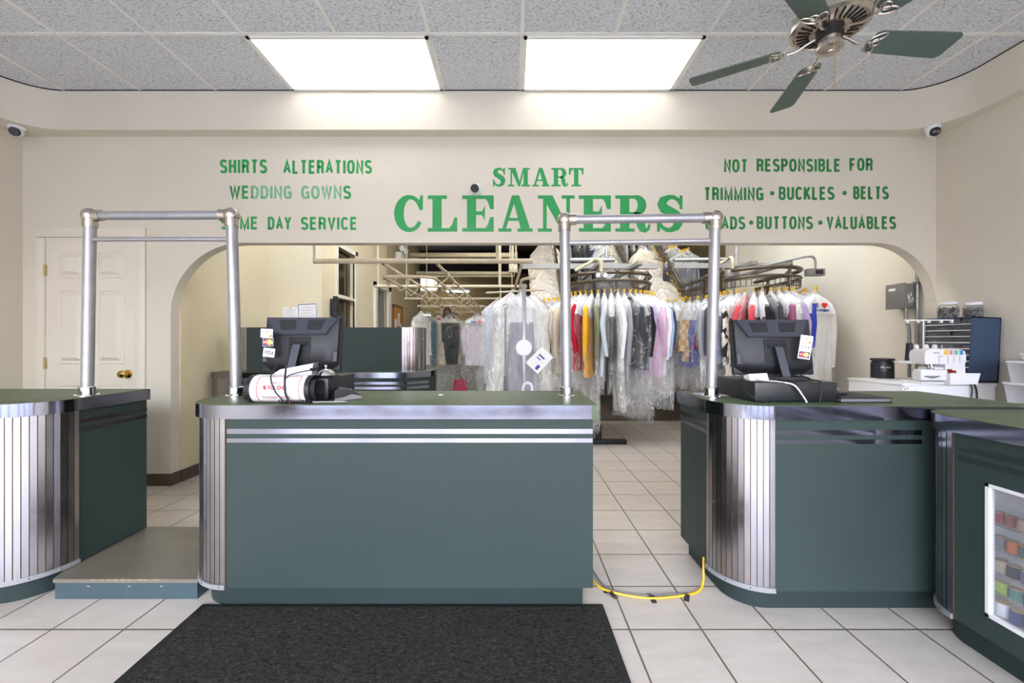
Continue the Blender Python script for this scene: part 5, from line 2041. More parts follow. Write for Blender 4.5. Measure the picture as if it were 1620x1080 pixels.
def slick(xa, xb, z, y0, y1, up, nm):
    """pair of rails joined by a bend at the near end"""
    r = .05
    pts = [(xa, y1, z), (xa, y0 + r, z)]
    pts += [(xa + r - r * math.cos(a), y0 + r - r * math.sin(a), z) for a in (PI / 8, PI / 4, 3 * PI / 8)]
    pts += [(xa + r, y0, z), (xb - r * 3, y0, z)]
    pts += [(xb - 3 * r + 3 * r * math.sin(a), y0 + 3 * r - 3 * r * math.cos(a), z) for a in (PI / 8, PI / 4, 3 * PI / 8)]
    pts += [(xb, y0 + 3 * r, z), (xb, y1, z)]
    MB().tube(pts, .015, 10).build('looped_rail', M['ivory_pipe'], t, w=True)
    for x in (xa, xb):
        xx = x + (.02 if x == xa else .045)
        mb = MB().cyl((xx, 3.88, up), (xx, y1, up), .016, n=12)
        mb.m = 1
        mb.cyl((xx, 3.8795, up), (xx, 3.8785, up), .011, n=12)
        mb.build('carrier_pipe', [M['ivory_pipe'], M['black_gap']], t, w=True)
        y = y0 + .2
        while y < y1:
            mb = MB().tube(smooth([(xx, y, up), (xx + .05, y + .02, up - .03), (xx + .06, y + .03, up - .09), (x, y + .03, z - .05), (x - .03, y + .03, z - .02), (x, y + .03, z)], 4), .006, 6)
            mb.build('hook_bracket', M['ivory_pipe'], t, w=True)
            y += .45


slick(-1.217, -.74, 1.806, 3.9, 9.6, 1.922, 'a')
for xx in (-1.60, -.50):
    MB().cyl((xx, 7.1, 1.80), (xx, 9.2, 1.80), .013, n=10).build('straight_rail', M['ivory_pipe'], t, w=True)
for yy in (7.2, 8.8):
    MB().cyl((-1.62, yy, 1.82), (-.48, yy, 1.82), .010, n=10).build('rail_tie', M['ivory_pipe'], t, w=True)
mb = MB().tube(smooth([(.10, 6.0, 1.80), (.09, 4.3, 1.80), (.11, 4.05, 1.80), (.17, 3.95, 1.80), (.22, 3.93, 1.80)], 6), .015, 10)
mb.build('looped_rail', M['ivory_pipe'], t, w=True)
MB().cyl((.09, 3.88, 1.92), (.03, 6.0, 1.92), .016, n=12).build('carrier_pipe', M['ivory_pipe'], t, w=True)

# overhead ducts and conduits
t = thing('duct_pipe', 'thick ivory pipe high across the dark workroom roof', 'pipe', (-1.2, 9.0, 3.05), group='pipes under the workroom roof')
MB().cyl((-2.2, 9.0, 3.06), (.12, 9.0, 3.06), .055, n=16).build('pipe_run', M['ivory_pipe'], t, w=True)
MB().lathe([(.07, 0), (.07, .06)], (.06, 9.0, 3.06), 16, (1, 0, 0)).build('pipe_collar', M['ivory_pipe'], t, w=True)
t = thing('duct_pipe', 'thinner ivory pipe below the thick one across the workroom', 'pipe', (-1.2, 9.6, 2.77), group='pipes under the workroom roof')
MB().cyl((-2.2, 9.6, 2.77), (.0, 9.6, 2.77), .045, n=16).build('pipe_run', M['ivory_pipe'], t, w=True)
MB().cyl((-2.2, 9.6, 2.70), (.0, 9.6, 2.70), .02, n=16).build('pipe_run', M['ivory_pipe'], t, w=True)
t = thing('outlet_box', 'pale outlet box with hanging plug at the end of conduits under the roof', 'outlet box', (.012, 4.52, 1.95))
MB().box(-.035, .06, 4.48, 4.56, 1.945, 2.03, .006).build('box_body', M['ivory_pipe'], t, w=True)
for x in (-.02, .012, .042):
    MB().cyl((x, 4.52, 2.03), (x, 4.52, 3.7), .009, n=10).build('conduit', M['ivory_pipe'], t, w=True)
mb = MB()
for x in (-.008, .034):
    mb.box(x - .006, x + .006, 4.478, 4.4802, 1.985, 2.0)
mb.build('socket', M['paper'], t, w=True)
MB().tube([(.008 + .016 * math.cos(a), 4.52, 1.925 + .022 * math.sin(a)) for a in [k * PI / 8 for k in range(16)]], .006, 8, closed=True).build('hanging_ring', M['ivory_pipe'], t, w=True)
for (x, d, z0) in ((-.135, 4.8, 1.93), (-.155, 5.62, 1.5)):
    o = MB().cyl((x, d, z0), (x, d, 3.7), .010, n=10).build('hanger_rod', M['ivory_pipe'])
    tag(o, 'thin ivory drop rod %s the rack under the workroom roof' % ('in front of' if d < 5 else 'behind'), 'rod', 'drop rods by the rack')
# ------------------------------------------------------------------ garments under film
def loft(mb, secs, n, wob, seed, cap0=True, cap1=False, cx=0.0, freq=9.0, edge=0.0):
    """secs: (z, half width, half thickness, centre x); superellipse sections with folds"""
    rows = []
    for j, (z, hw, ht, c, *ex) in enumerate(secs):
        row = []
        cy = ex[0] if ex else 0.0
        for k in range(n):
            a = 2 * PI * k / n
            ca, sa = math.cos(a), math.sin(a)
            x = hw * math.copysign(abs(ca) ** .8, ca)
            y = ht * math.copysign(abs(sa) ** .8, sa)
            nz = mnoise.noise(Vector((ca * freq * .35 + seed * 7.1, sa * 2.2 + seed, z * 1.6)))
            n2 = mnoise.noise(Vector((ca * freq + seed * 3.3, sa * 4 + seed, z * 5.0)))
            f = wob * min(1.0, 2.5 * ht / .03)
            zz = z
            if edge and j == len(secs) - 1:
                zz += edge * mnoise.noise(Vector((ca * 3 + seed, sa * 3, 0)))
            row.append((x * (1 + .25 * f * n2 / .012 * .1) + c + ca * f * nz * .5, cy + y + (sa if abs(sa) > .2 else 1) * f * (nz + .45 * n2), zz))
        rows.append(row)
    mb.grid(rows, True, cap0, cap1)


def zs(a, b, n):
    return [a + (b - a) * i / n for i in range(n + 1)]


def lerp_secs(keys, n):
    out = []
    for i in range(n + 1):
        z = keys[0][0] + (keys[-1][0] - keys[0][0]) * i / n
        for p, q in zip(keys, keys[1:]):
            if q[0] <= z <= p[0] or q is keys[-1]:
                t_ = 0 if p[0] == q[0] else min(1, max(0, (z - p[0]) / (q[0] - p[0])))
                out.append((z,) + tuple(a + (b - a) * t_ for a, b in zip(p[1:], q[1:])))
                break
    return out


def shirt_mesh(L, seed, w=.205, sl=.56):
    mb = MB()
    body = lerp_secs([(-.105, .045, .018, 0), (-.125, .10, .022, 0), (-.175, w - .01, .026, 0), (-.23, w, .030, 0), (-.5, w - .01, .030, 0), (-L, w + .005, .034, 0)], 16)
    loft(mb, body, 28, .012, seed, True, True)
    for s in (-1, 1):
        r = random.Random(seed * 10 + s)
        off = r.uniform(.0, .04)
        ll = sl * r.uniform(.9, 1.08)
        ey, hy = r.uniform(-.035, .035), r.uniform(-.05, .05)
        sec = lerp_secs([(-.165, .018, .014, s * (w - .03), 0), (-.20, .045, .026, s * (w + .0), 0), (-.42, .050, .03, s * (w + .015 + off * .4), ey), (-.165 - ll, .034, .024, s * (w - .01 + off), hy)], 10)
        loft(mb, sec, 16, .010, seed + 3 + s, True, True)
    # collar
    loft(mb, [(-.112, .05, .024, 0), (-.095, .052, .026, 0), (-.085, .042, .020, 0)], 18, .002, seed, True, True)
    return mb


def trouser_mesh(L, seed):
    mb = MB()
    loft(mb, lerp_secs([(-.155, .155, .010, 0), (-.175, .165, .02, 0), (-.45, .16, .022, 0), (-L, .14, .018, -.01)], 12), 26, .010, seed, True, True)
    return mb


def cover_mesh(L, seed, w=.245, ht=.042, edge=.05, flare=.0):
    mb = MB()
    sec = lerp_secs([(-.035, .012, .008, 0), (-.075, .05, .016, 0), (-.115, .13, .026, 0), (-.17, w - .02, .036, 0), (-.23, w, ht, 0), (-.6, w, ht, 0), (-L, w + flare, ht * 1.15 + flare * .4, 0)], 22)
    loft(mb, sec, 34, .030, seed, False, False, edge=edge, freq=4.5)
    return mb


def hanger_mesh():
    mb = MB()
    hook = [(0, 0, -.115), (0, 0, -.055)] + [(.016 + .018 * math.cos(a) - .016 * 0, 0, -.02 + .018 * math.sin(a)) for a in (PI * 1.15, PI * .9, PI * .6, PI * .3, 0, -.5)]
    mb.tube(hook, .0022, 6)
    mb.tube([(0, 0, -.11), (.10, 0, -.135), (.20, 0, -.18), (.195, 0, -.19), (0, 0, -.185), (-.195, 0, -.19), (-.20, 0, -.18), (-.10, 0, -.135), (0, 0, -.11)], .0025, 6)
    return mb


def tag_mesh():
    mb = MB().box(-.005, .022, -.008, .008, -.006, .004)
    mb.box(-.006, .004, -.008, .008, -.055, .004)
    mb.box(.016, .026, -.007, .007, -.03, .004)
    return mb


SH = [shirt_mesh(L, i + 1, w, sl) for i, (L, w, sl) in enumerate(((.92, .205, .60), (.98, .21, .62), (.86, .20, .58), (1.02, .205, .66), (.80, .195, .54)))]
TR = [trouser_mesh(L, i + 20) for i, L in enumerate((.80, .72))]
TG2 = MB().box(.19, .215, -.01, .01, .0, .012)
TG2.box(.21, .218, -.008, .008, -.04, .012)
CP = MB()
_rows = []
for (z, hw, ht) in ((-.07, .02, .015), (-.085, .05, .022), (-.115, .11, .034), (-.17, .205, .042), (-.25, .235, .045), (-.31, .238, .046)):
    _rows.append([(hw * math.copysign(abs(math.cos(a)) ** .8, math.cos(a)), ht * math.copysign(abs(math.sin(a)) ** .8, math.sin(a)) + .004 * mnoise.noise(Vector((6 * math.cos(a), 3 * math.sin(a), z * 20))),
                   z + (.05 * mnoise.noise(Vector((3 * math.cos(a), 2 * math.sin(a), 3))) if z < -.2 else 0)) for a in [2 * PI * k / 30 for k in range(30)]])
CP.grid(_rows, True, False, False)
CV = [cover_mesh(L, i + 40, w, ht) for i, (L, w, ht) in enumerate(((1.14, .245, .04), (1.22, .25, .045), (1.08, .24, .038), (1.35, .25, .046), (1.5, .245, .05)))]
HG, TG = hanger_mesh(), tag_mesh()
protos = {}
grnd = random.Random(23)
CONV = 'bagged clothes on the conveyor'
CONV_Z = 1.80


def garment(kind, ci, m, film, loc, rz, label, group, tag_yellow=True, scale=1.0, with_cape=False):
    """thing at the hook point; parts share mesh data between copies"""
    key = (kind, ci, tag_yellow, with_cape)
    first = key not in protos
    if first:
        t = thing('bagged_garment', label, 'garment', loc, rz, group)
        k, i = kind
        HG.build('wire_hanger', M['grey_steel'], t)
        if tag_yellow:
            (TG2 if tag_yellow == 2 else TG).build('yellow_hook', M['yellow'], t, label='yellow plastic hook')
        (SH if k == 's' else TR)[i].build('shirt' if k == 's' else 'trousers', m, t, sharp=80)
        CV[ci].build('film_cover', film, t, sharp=80, label='clear film cover')
        if with_cape:
            CP.build('shoulder_cape', M['cape'], t, sharp=80, label='white shoulder cape')
        protos[key] = t
    else:
        t = dup(protos[key], loc, rz, label, group)
    t.scale = (scale, scale, scale * grnd.uniform(.90, 1.06))
    t.rotation_euler.x = grnd.uniform(-.05, .05)
    for ch in t.children:
        if ch.name.startswith('shirt') or ch.name.startswith('trousers'):
            recolor(ch, m)
        elif ch.name.startswith('film'):
            recolor(ch, film)
    return t


C = cloth
WHT, OFFW, CRM, GRY, LGRY, CHAR, BLK, NAVY = C(232, 232, 234), C(226, 222, 214), C(226, 212, 176), C(150, 152, 158), C(188, 194, 200), C(62, 64, 70), C(34, 34, 38), C(38, 44, 72)
RED, YEL, ORG, OLV, LAV, PNK, LBL, ROY = C(164, 24, 38), C(232, 214, 140), C(226, 166, 40), C(120, 124, 96), C(176, 160, 196), C(216, 182, 206), C(160, 180, 208), C(44, 66, 168)
CORAL, MAG, TAN, PLUM, DEN, BEI, MAR = C(206, 78, 84), C(190, 60, 90), C(178, 160, 124), C(96, 50, 76), C(70, 92, 130), C(206, 190, 164), C(120, 24, 36)

# left lobe of the conveyor: semicircle, listed left to right
LC, LR = (1.20, 5.30), .53
LEFT = [('s0', RED, 'dark red shirt beside the pipe post'), ('s2', YEL, 'pale yellow blouse'), ('s4', WHT, 'white shirt right of the yellow blouse'), ('s1', BEI, 'beige shirt'),
        ('s0', LGRY, 'pale grey shirt right of the beige one'), ('s2', OFFW, 'off white shirt left of the bright red one'), ('s3', RED, 'bright red shirt with long sleeve'),
        ('s1', ORG, 'golden yellow shirt beside the bright red one'), ('s0', OLV, 'olive and white top'), ('s3', LGRY, 'light blue grey shirt with bent sleeve'),
        ('t0', CHAR, 'charcoal trousers beside the blue grey shirt'), ('s0', WHT, 'white shirt right of the charcoal trousers'), ('s1', GRY, 'mid grey shirt'),
        ('s2', CHAR, 'charcoal shirt left of the lavender one'), ('s0', BLK, 'black shirt left of the lavender one'), ('s1', LAV, 'lavender shirt'), ('s3', PNK, 'pale pink shirt with long sleeve'),
        ('s1', WHT, 'white shirt beside the pale pink one'), ('s0', LBL, 'light blue shirt'), ('s2', NAVY, 'navy shirt right of the light blue one'),
        ('s1', CHAR, 'dark charcoal suit'), ('s3', GRY, 'grey suit right of the dark charcoal one'), ('t0', CHAR, 'dark trousers at the right end')]
rnd = random.Random(11)
n = len(LEFT)
for i, (k, m, nm) in enumerate(LEFT):
    a = math.radians(-82 + 164 * i / (n - 1))
    r = LR + .03
    film = M['film_white'] if i in (2, 5, 11) else M['film']
    garment((k[0], int(k[1])), [3, 1, 0, 3, 1, 0, 1, 4, 2, 1, 0, 3, 1, 0, 4, 1, 3, 1, 0, 4, 1, 3, 0][i], m, film,
            (LC[0] + r * math.sin(a), LC[1] - r * math.cos(a), CONV_Z - .01), math.atan2(-math.cos(a), math.sin(a)) + rnd.uniform(-.16, .16),
            nm + ' in film on the left conveyor loop', CONV, with_cape=(i % 5 != 3))

# right lobe, level left leg first
RC, RR = (2.85, 4.85), .42
RIGHT = [('s1', GRY, 'grey jacket', 0), ('s0', CHAR, 'dark grey shirt beside the right pipe post'), ('s2', LBL, 'light blue shirt hung low beside the print dress'), ('s1', M['print'], 'black and white print dress'),
         ('s4', CORAL, 'coral red top beside the print dress'), ('s2', CORAL, 'coral red shirt under the yellow hook'), ('s0', BLK, 'black jacket'), ('s1', CHAR, 'dark plum grey shirt'),
         ('s2', C(150, 92, 120), 'mauve blouse'), ('s0', LAV, 'lilac shirt'), ('s2', ROY, 'royal blue shirt'), ('s0', GRY, 'grey shirt right of the royal blue one'),
         ('s1', WHT, 'white shirt right of the grey one'), ('s3', OFFW, 'off white dress'), ('s3', CRM, 'cream robe at the right end'), ('s1', GRY, 'grey coat at the right end'), ('s0', NAVY, 'navy suit nearest the right wall'), ('s0', BLK, 'black suit at the far right end')]
n = len(RIGHT)
for i, q in enumerate(RIGHT):
    if 'right of the royal' in q[2] or 'right of the grey' in q[2]:
        continue          # the garment with the printed cape hangs here, facing the room
    k, m, nm = q[0], q[1], q[2]
    a = math.radians(-84 + 168 * i / (n - 1))
    r = RR + .03
    g_ = garment((k[0], int(k[1])), (0, 1, 2, 0, 2, 1)[i % 6], m, M['film'], (RC[0] + r * math.sin(a), RC[1] - r * math.cos(a), CONV_Z - .03),
                 math.atan2(-math.cos(a), math.sin(a)) + rnd.uniform(-.16, .16), nm + ' in film on the right conveyor loop', CONV, with_cape=(i % 3 != 1))

# level stretch leading back from the left end of the right loop: seen nearly flat, overlapping
LEG = [('s0', MAG, 'magenta blouse'), ('s1', MAR, 'maroon shirt'), ('s0', GRY, 'grey blouse right of the maroon one'), ('s3', LGRY, 'pale grey coat with long sleeve'), ('s1', ROY, 'blue trimmed white shirt'),
       ('s2', M['plaid'], 'gold and white checked shirt'), ('s0', DEN, 'denim blue shirt'), ('s2', MAR, 'wine red shirt hung low'), ('s4', TAN, 'tan shirt nearest the pipe post')]
n = len(LEG)
for i, (k, m, nm) in enumerate(LEG):
    u = i / (n - 1)
    y = 5.95 - .95 * u
    x = 2.13 + .40 * u
    garment((k[0], int(k[1])), (1, 0, 1, 1, 0, 1, 0, 1, 0)[i], m, M['film'], (x, y, CONV_Z - .02), -PI / 2 + .45 + rnd.uniform(-.15, .15), nm + ' in film between the conveyor loops', CONV, with_cape=True)

# stacks climbing with the sloping rails
lab_l = 'white garment in milky film, one of the stack climbing the left sloping rail'
for i in range(17):
    y = 5.55 + .10 * i
    zz = CONV_Z + max(0, (y - 5.7)) * .79
    garment(('s', i % 3), (3, 4, 1)[i % 3], (OFFW, CRM, WHT, BEI)[i % 4], M['film_stack'], (.47 + rnd.uniform(-.015, .015), y, zz - .04), rnd.uniform(-.06, .06), lab_l, 'white stack on the left sloping rail', 2).rotation_euler.y = -.28 + rnd.uniform(-.06, .06)
lab_m = 'white garment in milky film, one of the stack climbing the middle sloping rail'
for i in range(18):
    y = 5.75 + .085 * i
    zz = CONV_Z + max(0, (y - 5.9)) * .83
    garment(('s', i % 3), (0, 2, 1)[i % 3], (WHT, LGRY, WHT, OFFW)[i % 4], M['film_stack'], (2.20 + rnd.uniform(-.015, .015), y, zz - .04), rnd.uniform(-.06, .06), lab_m, 'white stack on the middle sloping rail', 2).rotation_euler.y = -.28 + rnd.uniform(-.06, .06)
lab_d = 'dark garment in clear film hanging high behind the left loop'
for i in range(12):
    y = 6.1 + .11 * i
    zz = CONV_Z + .3 + (y - 5.9) * .75
    garment(('s', i % 3), (1, 3, 0)[i % 3], (CHAR, BLK, GRY, NAVY, CHAR)[i % 5], M['film'], (1.55 + rnd.uniform(-.02, .02), y, zz), rnd.uniform(-.1, .1), lab_d, 'dark clothes high behind the left loop')
lab_e = 'bagged garment on the upper rail at the back of the conveyor'
for i in range(12):
    x = 1.0 + .17 * i
    garment(('s', i % 5), (1, 3, 4)[i % 3], (GRY, CHAR, WHT, LGRY, BLK, CRM)[i % 6], M['film'], (x, 7.6, 3.05), PI / 2 + rnd.uniform(-.15, .15), lab_e, 'clothes on the upper back rail')

lab_f = 'dark garment in clear film hanging high behind the right loop'
for i in range(8):
    garment(('s', i % 3), (1, 3, 0)[i % 3], (CHAR, GRY, BLK, NAVY)[i % 4], M['film'], (2.62 + .09 * (i % 4), 6.5 + .12 * i, 2.62 + .04 * i), rnd.uniform(-.2, .2), lab_f, 'dark clothes high behind the right loop')

# a row of dull bagged clothes hanging below the left stack
LOW = [('s0', TAN, 'brown grey coat'), ('s1', BEI, 'beige coat'), ('s0', CHAR, 'charcoal coat'), ('s2', GRY, 'grey shirt'), ('s1', LBL, 'faded blue denim shirt'), ('s0', LGRY, 'pale grey shirt'), ('t0', CHAR, 'folded charcoal trousers')]
for i, (k, m, nm) in enumerate(LOW):
    garment((k[0], int(k[1])), (3, 1, 4, 0, 1, 3, 0)[i], m, M['film'], (.30 + .055 * i, 5.35 - .05 * i, CONV_Z - .06), PI / 2 + .5 + rnd.uniform(-.08, .08), nm + ' in film left of the left conveyor loop', 'bagged clothes left of the conveyor loop')

# extra clear film hanging empty under the left loop
for i, (x, y, L) in enumerate(((.95, 4.78, 1.63), (1.32, 4.88, 1.45), (1.62, 5.05, 1.5), (1.5, 4.95, 1.42))):
    mb = MB()
    loft(mb, lerp_secs([(-.95, .05, .03, 0), (-1.1, .10 if i else .05, .05, 0), (-L, .16 if i else .06, .07, 0)], 10), 26, .03, 70 + i, False, False, edge=.05, freq=4)
    o = mb.build('loose_film', M['film_thin'], sharp=80)
    o.location = (x, y, CONV_Z)
    o.rotation_euler = (0, 0, .4 * i)
    tag(o, ['long narrow clear film tail hanging lowest beside the black conveyor foot', 'loose clear film hanging under the middle of the left loop',
            'loose clear film hanging at the right end of the left loop', 'loose clear film hanging under the pink and white shirts'][i], 'plastic film', 'loose film under the left loop')

# paper shoulder capes with WE (heart) printing
def cape(root, s=1.0, full=True):
    mb = MB()
    rows = []
    for (z, hw, ht) in ((-.075, .02, .02), (-.11, .09, .038), (-.165, .20, .046), (-.27, .24, .052)):
        rows.append([(hw * math.copysign(abs(math.cos(a)) ** .8, math.cos(a)), ht * math.copysign(abs(math.sin(a)) ** .8, math.sin(a)), z) for a in [2 * PI * k / 28 for k in range(28)]])
    mb.grid(rows, True, False, False)
    mb.build('paper_cape', M['paper'], root, sharp=80)
    mb = MB()
    text_into(mb, 'WE', -.10, -.215, .045, .085, .2, -.056, .003)
    mb.m = 1
    hp = []
    for k in range(24):
        a = 2 * PI * k / 24
        hp.append((.055 + .0024 * 16 * math.sin(a) ** 3 * .9, -.188 + .0024 * .9 * (13 * math.cos(a) - 5 * math.cos(2 * a) - 2 * math.cos(3 * a) - math.cos(4 * a))))
    mb.plate(hp, -.056, -.053)
    mb.m = 0
    text_into(mb, 'OUR', -.10, -.25, .022, .07, .2, -.057, .003)
    text_into(mb, 'CUSTOMERS', -.02, -.25, .022, .13, .2, -.057, .003)
    mb.build('cape_printing', [M['blue_ink'], M['red_card']], root)


g_ = garment(('s', 1), 3, OFFW, M['film_clear'], (3.09, 4.25, CONV_Z - .04), .22, 'white dress with paper cape printed WE and red heart on right conveyor loop', CONV)
protos.pop((('s', 1), 3, True, False), None) if protos.get((('s', 1), 3, True, False)) is g_ else None
cape(g_)

# ------------------------------------------------------------------ conveyor frame
t = thing('garment_conveyor', 'brown steel looping garment conveyor with slotted track carrying the bagged clothes', 'garment conveyor', (1.3, 5.2, 0))


def loop_path(c, r, yb_l, sl_l, yb_r, sl_r, zo, lift0=.0, y_l=None, y_r=None):
    p = []
    xl, xr = c[0] - r, c[0] + r
    yl, yr = (y_l or c[1] + .4), (y_r or c[1] + .4)
    p.append((xl, yb_l, zo + (yb_l - yl) * sl_l))
    p.append((xl, yl + .12, zo + .06 * sl_l))
    p.append((xl, yl - .1, zo))
    for k in range(0, 25):
        a = math.radians(-90 + 180 * k / 24)
        p.append((c[0] + r * math.sin(a), c[1] - r * math.cos(a), zo))
    p.append((xr, yr - .1, zo))
    p.append((xr, yr + .12, zo + .06 * sl_r))
    p.append((xr, yb_r, zo + (yb_r - yr) * sl_r))
    return p


def track(path_fn):
    for zo, r, nm in ((1.995, .022, 'upper_rail'), (1.905, .016, 'lower_rail')):
        MB().tube(path_fn(zo), r, 10).build(nm, M['brown_steel'], t, w=True)
    # slotted strip with uprights
    p = path_fn(1.83)
    q = []
    for a, b in zip(p, p[1:]):
        a, b = Vector(a), Vector(b)
        l = (b - a).length
        m_ = max(1, int(l / .03))
        q += [a + (b - a) * i / m_ for i in range(m_)]
    mb = MB()
    for i, a in enumerate(q):
        mb.cyl(a + Vector((0, 0, -.025)), a + Vector((0, 0, .055)), .0042, n=5)
    mb.tube([v + Vector((0, 0, .05)) for v in q], .006, 6)
    mb.tube([v + Vector((0, 0, -.025)) for v in q], .0055, 6)
    mb.build('slotted_strip', M['brown_steel'], t, w=True)
    for i in range(4, len(q), 13):
        mb = MB()
        a = q[i]
        mb.cyl(a + Vector((0, 0, -.02)), a + Vector((0, 0, .18)), .017, n=8)
        mb.sphere(a + Vector((0, 0, .18)), .03, 10)
        mb.sphere(a + Vector((0, 0, .075)), .026, 10)
        mb.build('trolley', M['brown_steel'], t, w=True)


track(lambda z: loop_path(LC, LR, 7.4, .79, 7.2, .75, z))
track(lambda z: loop_path(RC, RR, 7.3, .83, 5.6, 0.0, z, y_l=5.9, y_r=5.5))
mb = MB()
mb.box(.1, 1.75, 4.97, 5.03, 2.07, 2.13)
mb.box(1.95, 3.1, 5.0, 5.06, 2.08, 2.14)
for x in (.98, 1.42):
    mb.box(x - .03, x + .03, 4.6, 6.6, 2.05, 2.09)
for x in (2.62, 3.0):
    mb.box(x - .03, x + .03, 4.5, 6.4, 2.03, 2.07)
mb.build('frame_beam', M['grey_steel'], t, w=True)
mb = MB()
mb.cyl((1.02, 4.93, .04), (1.02, 4.93, 2.05), .026, n=14)
mb.build('frame_post', M['grey_steel'], t, w=True)
mb = MB().box(.75, 1.34, 4.86, 4.95, 0, .05, .006)
mb.cyl((1.02, 4.905, .05), (1.02, 4.905, .22), .034, n=14)
mb.build('frame_foot', M['rubber'], t, w=True, label='black steel foot')
for x in (2.75,):
    MB().cyl((x, 5.2, 0), (x, 5.2, 2.05), .026, n=14).build('frame_post', M['grey_steel'], t, w=True)
mb = MB()
for x in (1.2, 2.85):
    mb.cyl((x, 5.3, 2.05), (x, 5.3, 3.7), .02, n=10)
mb.build('hanger_rod', M['grey_steel'], t, w=True)
# control arms: bent pipe with a small box
mb = MB().tube(smooth([P(1205, 421, 4.5), P(1250, 411, 4.45), P(1280, 405.5, 4.4), P(1288, 408, 4.4), P(1290, 415, 4.4), P(1290, 427, 4.4)], 5), .012, 10)
mb.build('control_arm', M['grey_steel'], t, w=True)
p = P(1290, 431, 4.4)
MB().box(p.x - .085, p.x + .085, p.y - .03, p.y + .05, p.z - .035, p.z + .04, .006).build('control_box', M['elec'], t, w=True)
MB().box(p.x - .02, p.x + .06, p.y - .032, p.y - .029, p.z - .02, p.z + .025).build('control_box_face', M['vent'], t, w=True)
mb = MB().tube(smooth([P(910, 428, 4.75), P(930, 417, 4.7), P(942, 410, 4.65), P(948, 411, 4.6), P(951, 418, 4.6), P(951, 430, 4.6)], 5), .019, 10)
mb.build('control_arm', M['ivory_pipe'], t, w=True)
p = P(951, 436, 4.6)
MB().box(p.x - .055, p.x + .055, p.y - .03, p.y + .04, p.z - .035, p.z + .035, .005).build('control_box', M['elec'], t, w=True)
mb = MB()
for s in (-1, 1):
    mb.lathe([(.022, 0), (.024, .006), (.018, .009)], (p.x + s * .04, p.y - .03, p.z), 16, (0, -1, 0))
mb.build('control_lamp', M['paper'], t, w=True, label='round white lamp lens')
mb = MB().tube(smooth([P(1130, 420, 5.0), P(1148, 412, 4.9), P(1156, 407, 4.8), P(1159, 412, 4.7), P(1159, 428, 4.7)], 5), .017, 10)
mb.build('control_arm', M['ivory_pipe'], t, w=True)
p = P(1158, 432, 4.7)
MB().box(p.x - .065, p.x + .07, p.y - .03, p.y + .04, p.z - .04, p.z + .035, .005).build('control_box', M['grey_steel'], t, w=True)
mb = MB().cyl(P(900, 411, 5.1), P(972, 411, 5.1), .028, n=12)
mb.cyl(P(1066, 411, 5.3), P(1148, 410, 5.3), .026, n=12)
mb.build('cross_pipe', M['grey_steel'], t, w=True)

# ------------------------------------------------------------------ clothes on the left rails
RAILS = 'bagged clothes on the workroom rails'
zr = 1.775
for (x, y, k, m, film, rz, nm, ci) in (
        (-1.60, 7.35, 's0', OFFW, 'film', 1.2, 'cream garments nearest the back counter', 3),
        (-1.56, 7.75, 's1', C(60, 110, 120), 'film', 1.1, 'teal dress behind the cream garment', 1),
        (-1.72, 8.1, 's1', WHT, 'film', .8, 'white shirt at the far left of the rail', 0),
        (-1.50, 8.5, 's0', RED, 'film', .3, 'red top far back on the left rail', 0),
        (-1.33, 8.6, 's0', WHT, 'film', .2, 'white top far back beside the red one', 0),
        (-1.24, 8.2, 's0', CRM, 'film', .12, 'cream shirt behind the black trousers', 3),
        (-.60, 8.45, 's0', CRM, 'film', .05, 'cream shirt behind the printed cape', 1),
        (-.42, 8.7, 's1', CHAR, 'film', -.1, 'dark grey coat behind the printed cape', 3),
        (-.50, 8.3, 's2', GRY, 'film', -.15, 'grey shirt right of the printed cape', 0)):
    garment((k[0], int(k[1])), ci, m, M[film], (x, y, zr), rz, nm + ' on the workroom rail', RAILS, False, 1.12)


def special(label, loc, rz, body_mb, nm, m, cov, film, sc_=1.12):
    t_ = thing('bagged_garment', label, 'garment', loc, rz, RAILS)
    t_.scale = (sc_, sc_, sc_)
    HG.build('wire_hanger', M['grey_steel'], t_)
    body_mb.build(nm, m, t_, sharp=80)
    cov.build('film_cover', film, t_, sharp=80, label='clear film cover')
    return t_


mb = MB()
loft(mb, lerp_secs([(-.20, .155, .012, -.01), (-.215, .16, .02, -.01), (-.50, .152, .022, -.01), (-.505, .135, .022, .01), (-.90, .10, .02, .015)], 14), 26, .006, 91, True, True)
bt = special('black trousers folded in clear film on the workroom rail', (-1.155, 7.9, zr), 0, mb, 'trousers', BLK, CV[3], M['film_clear'])
sp = special('white shirt with paper cape printed WE and a red heart on the workroom rail', (-.66, 7.9, zr), .0, SH[0], 'shirt', C(214, 204, 210), CV[3], M['film'])
cape(sp)
mb = MB()
loft(mb, lerp_secs([(-.155, .10, .03, .05), (-.35, .13, .05, .05)], 4), 18, .02, 93, True, True)
o = mb.build('cloth_bundle', C(190, 60, 90), bt, label='pink and orange cloth bundle in the bottom of the film')
o.location = (.10, 0, -1.0)
mb = MB()
for k in range(24):
    a = k * .26
    mb.tube([(-1.17 + .03 * math.cos(a), 7.5 + .05 * math.sin(a), 1.82), (-1.16 + .07 * math.cos(a), 7.5 + .1 * math.sin(a), 1.74 - .02 * (k % 3)), (-1.13 + .11 * math.cos(a), 7.5 + .1 * math.sin(a), 1.66 - .02 * (k % 4))], .0035, 5)
tag(mb.build('hanger_bunch', M['vent']), 'tangle of dark wire hangers on the near end of the workroom rail', 'hangers')

# long garment bags at the end of the near rail
def long_bag(label, loc, rz, parts, cov, film):
    t_ = thing('long_garment_bag', label, 'garment', loc, rz, 'long bagged gowns behind the middle counter')
    HG.build('wire_hanger', M['white_plastic'], t_)
    for nm, mb_, m in parts:
        mb_.build(nm, m, t_, sharp=80)
    cov.build('film_cover', film, t_, sharp=80, label='milky film cover')
    return t_


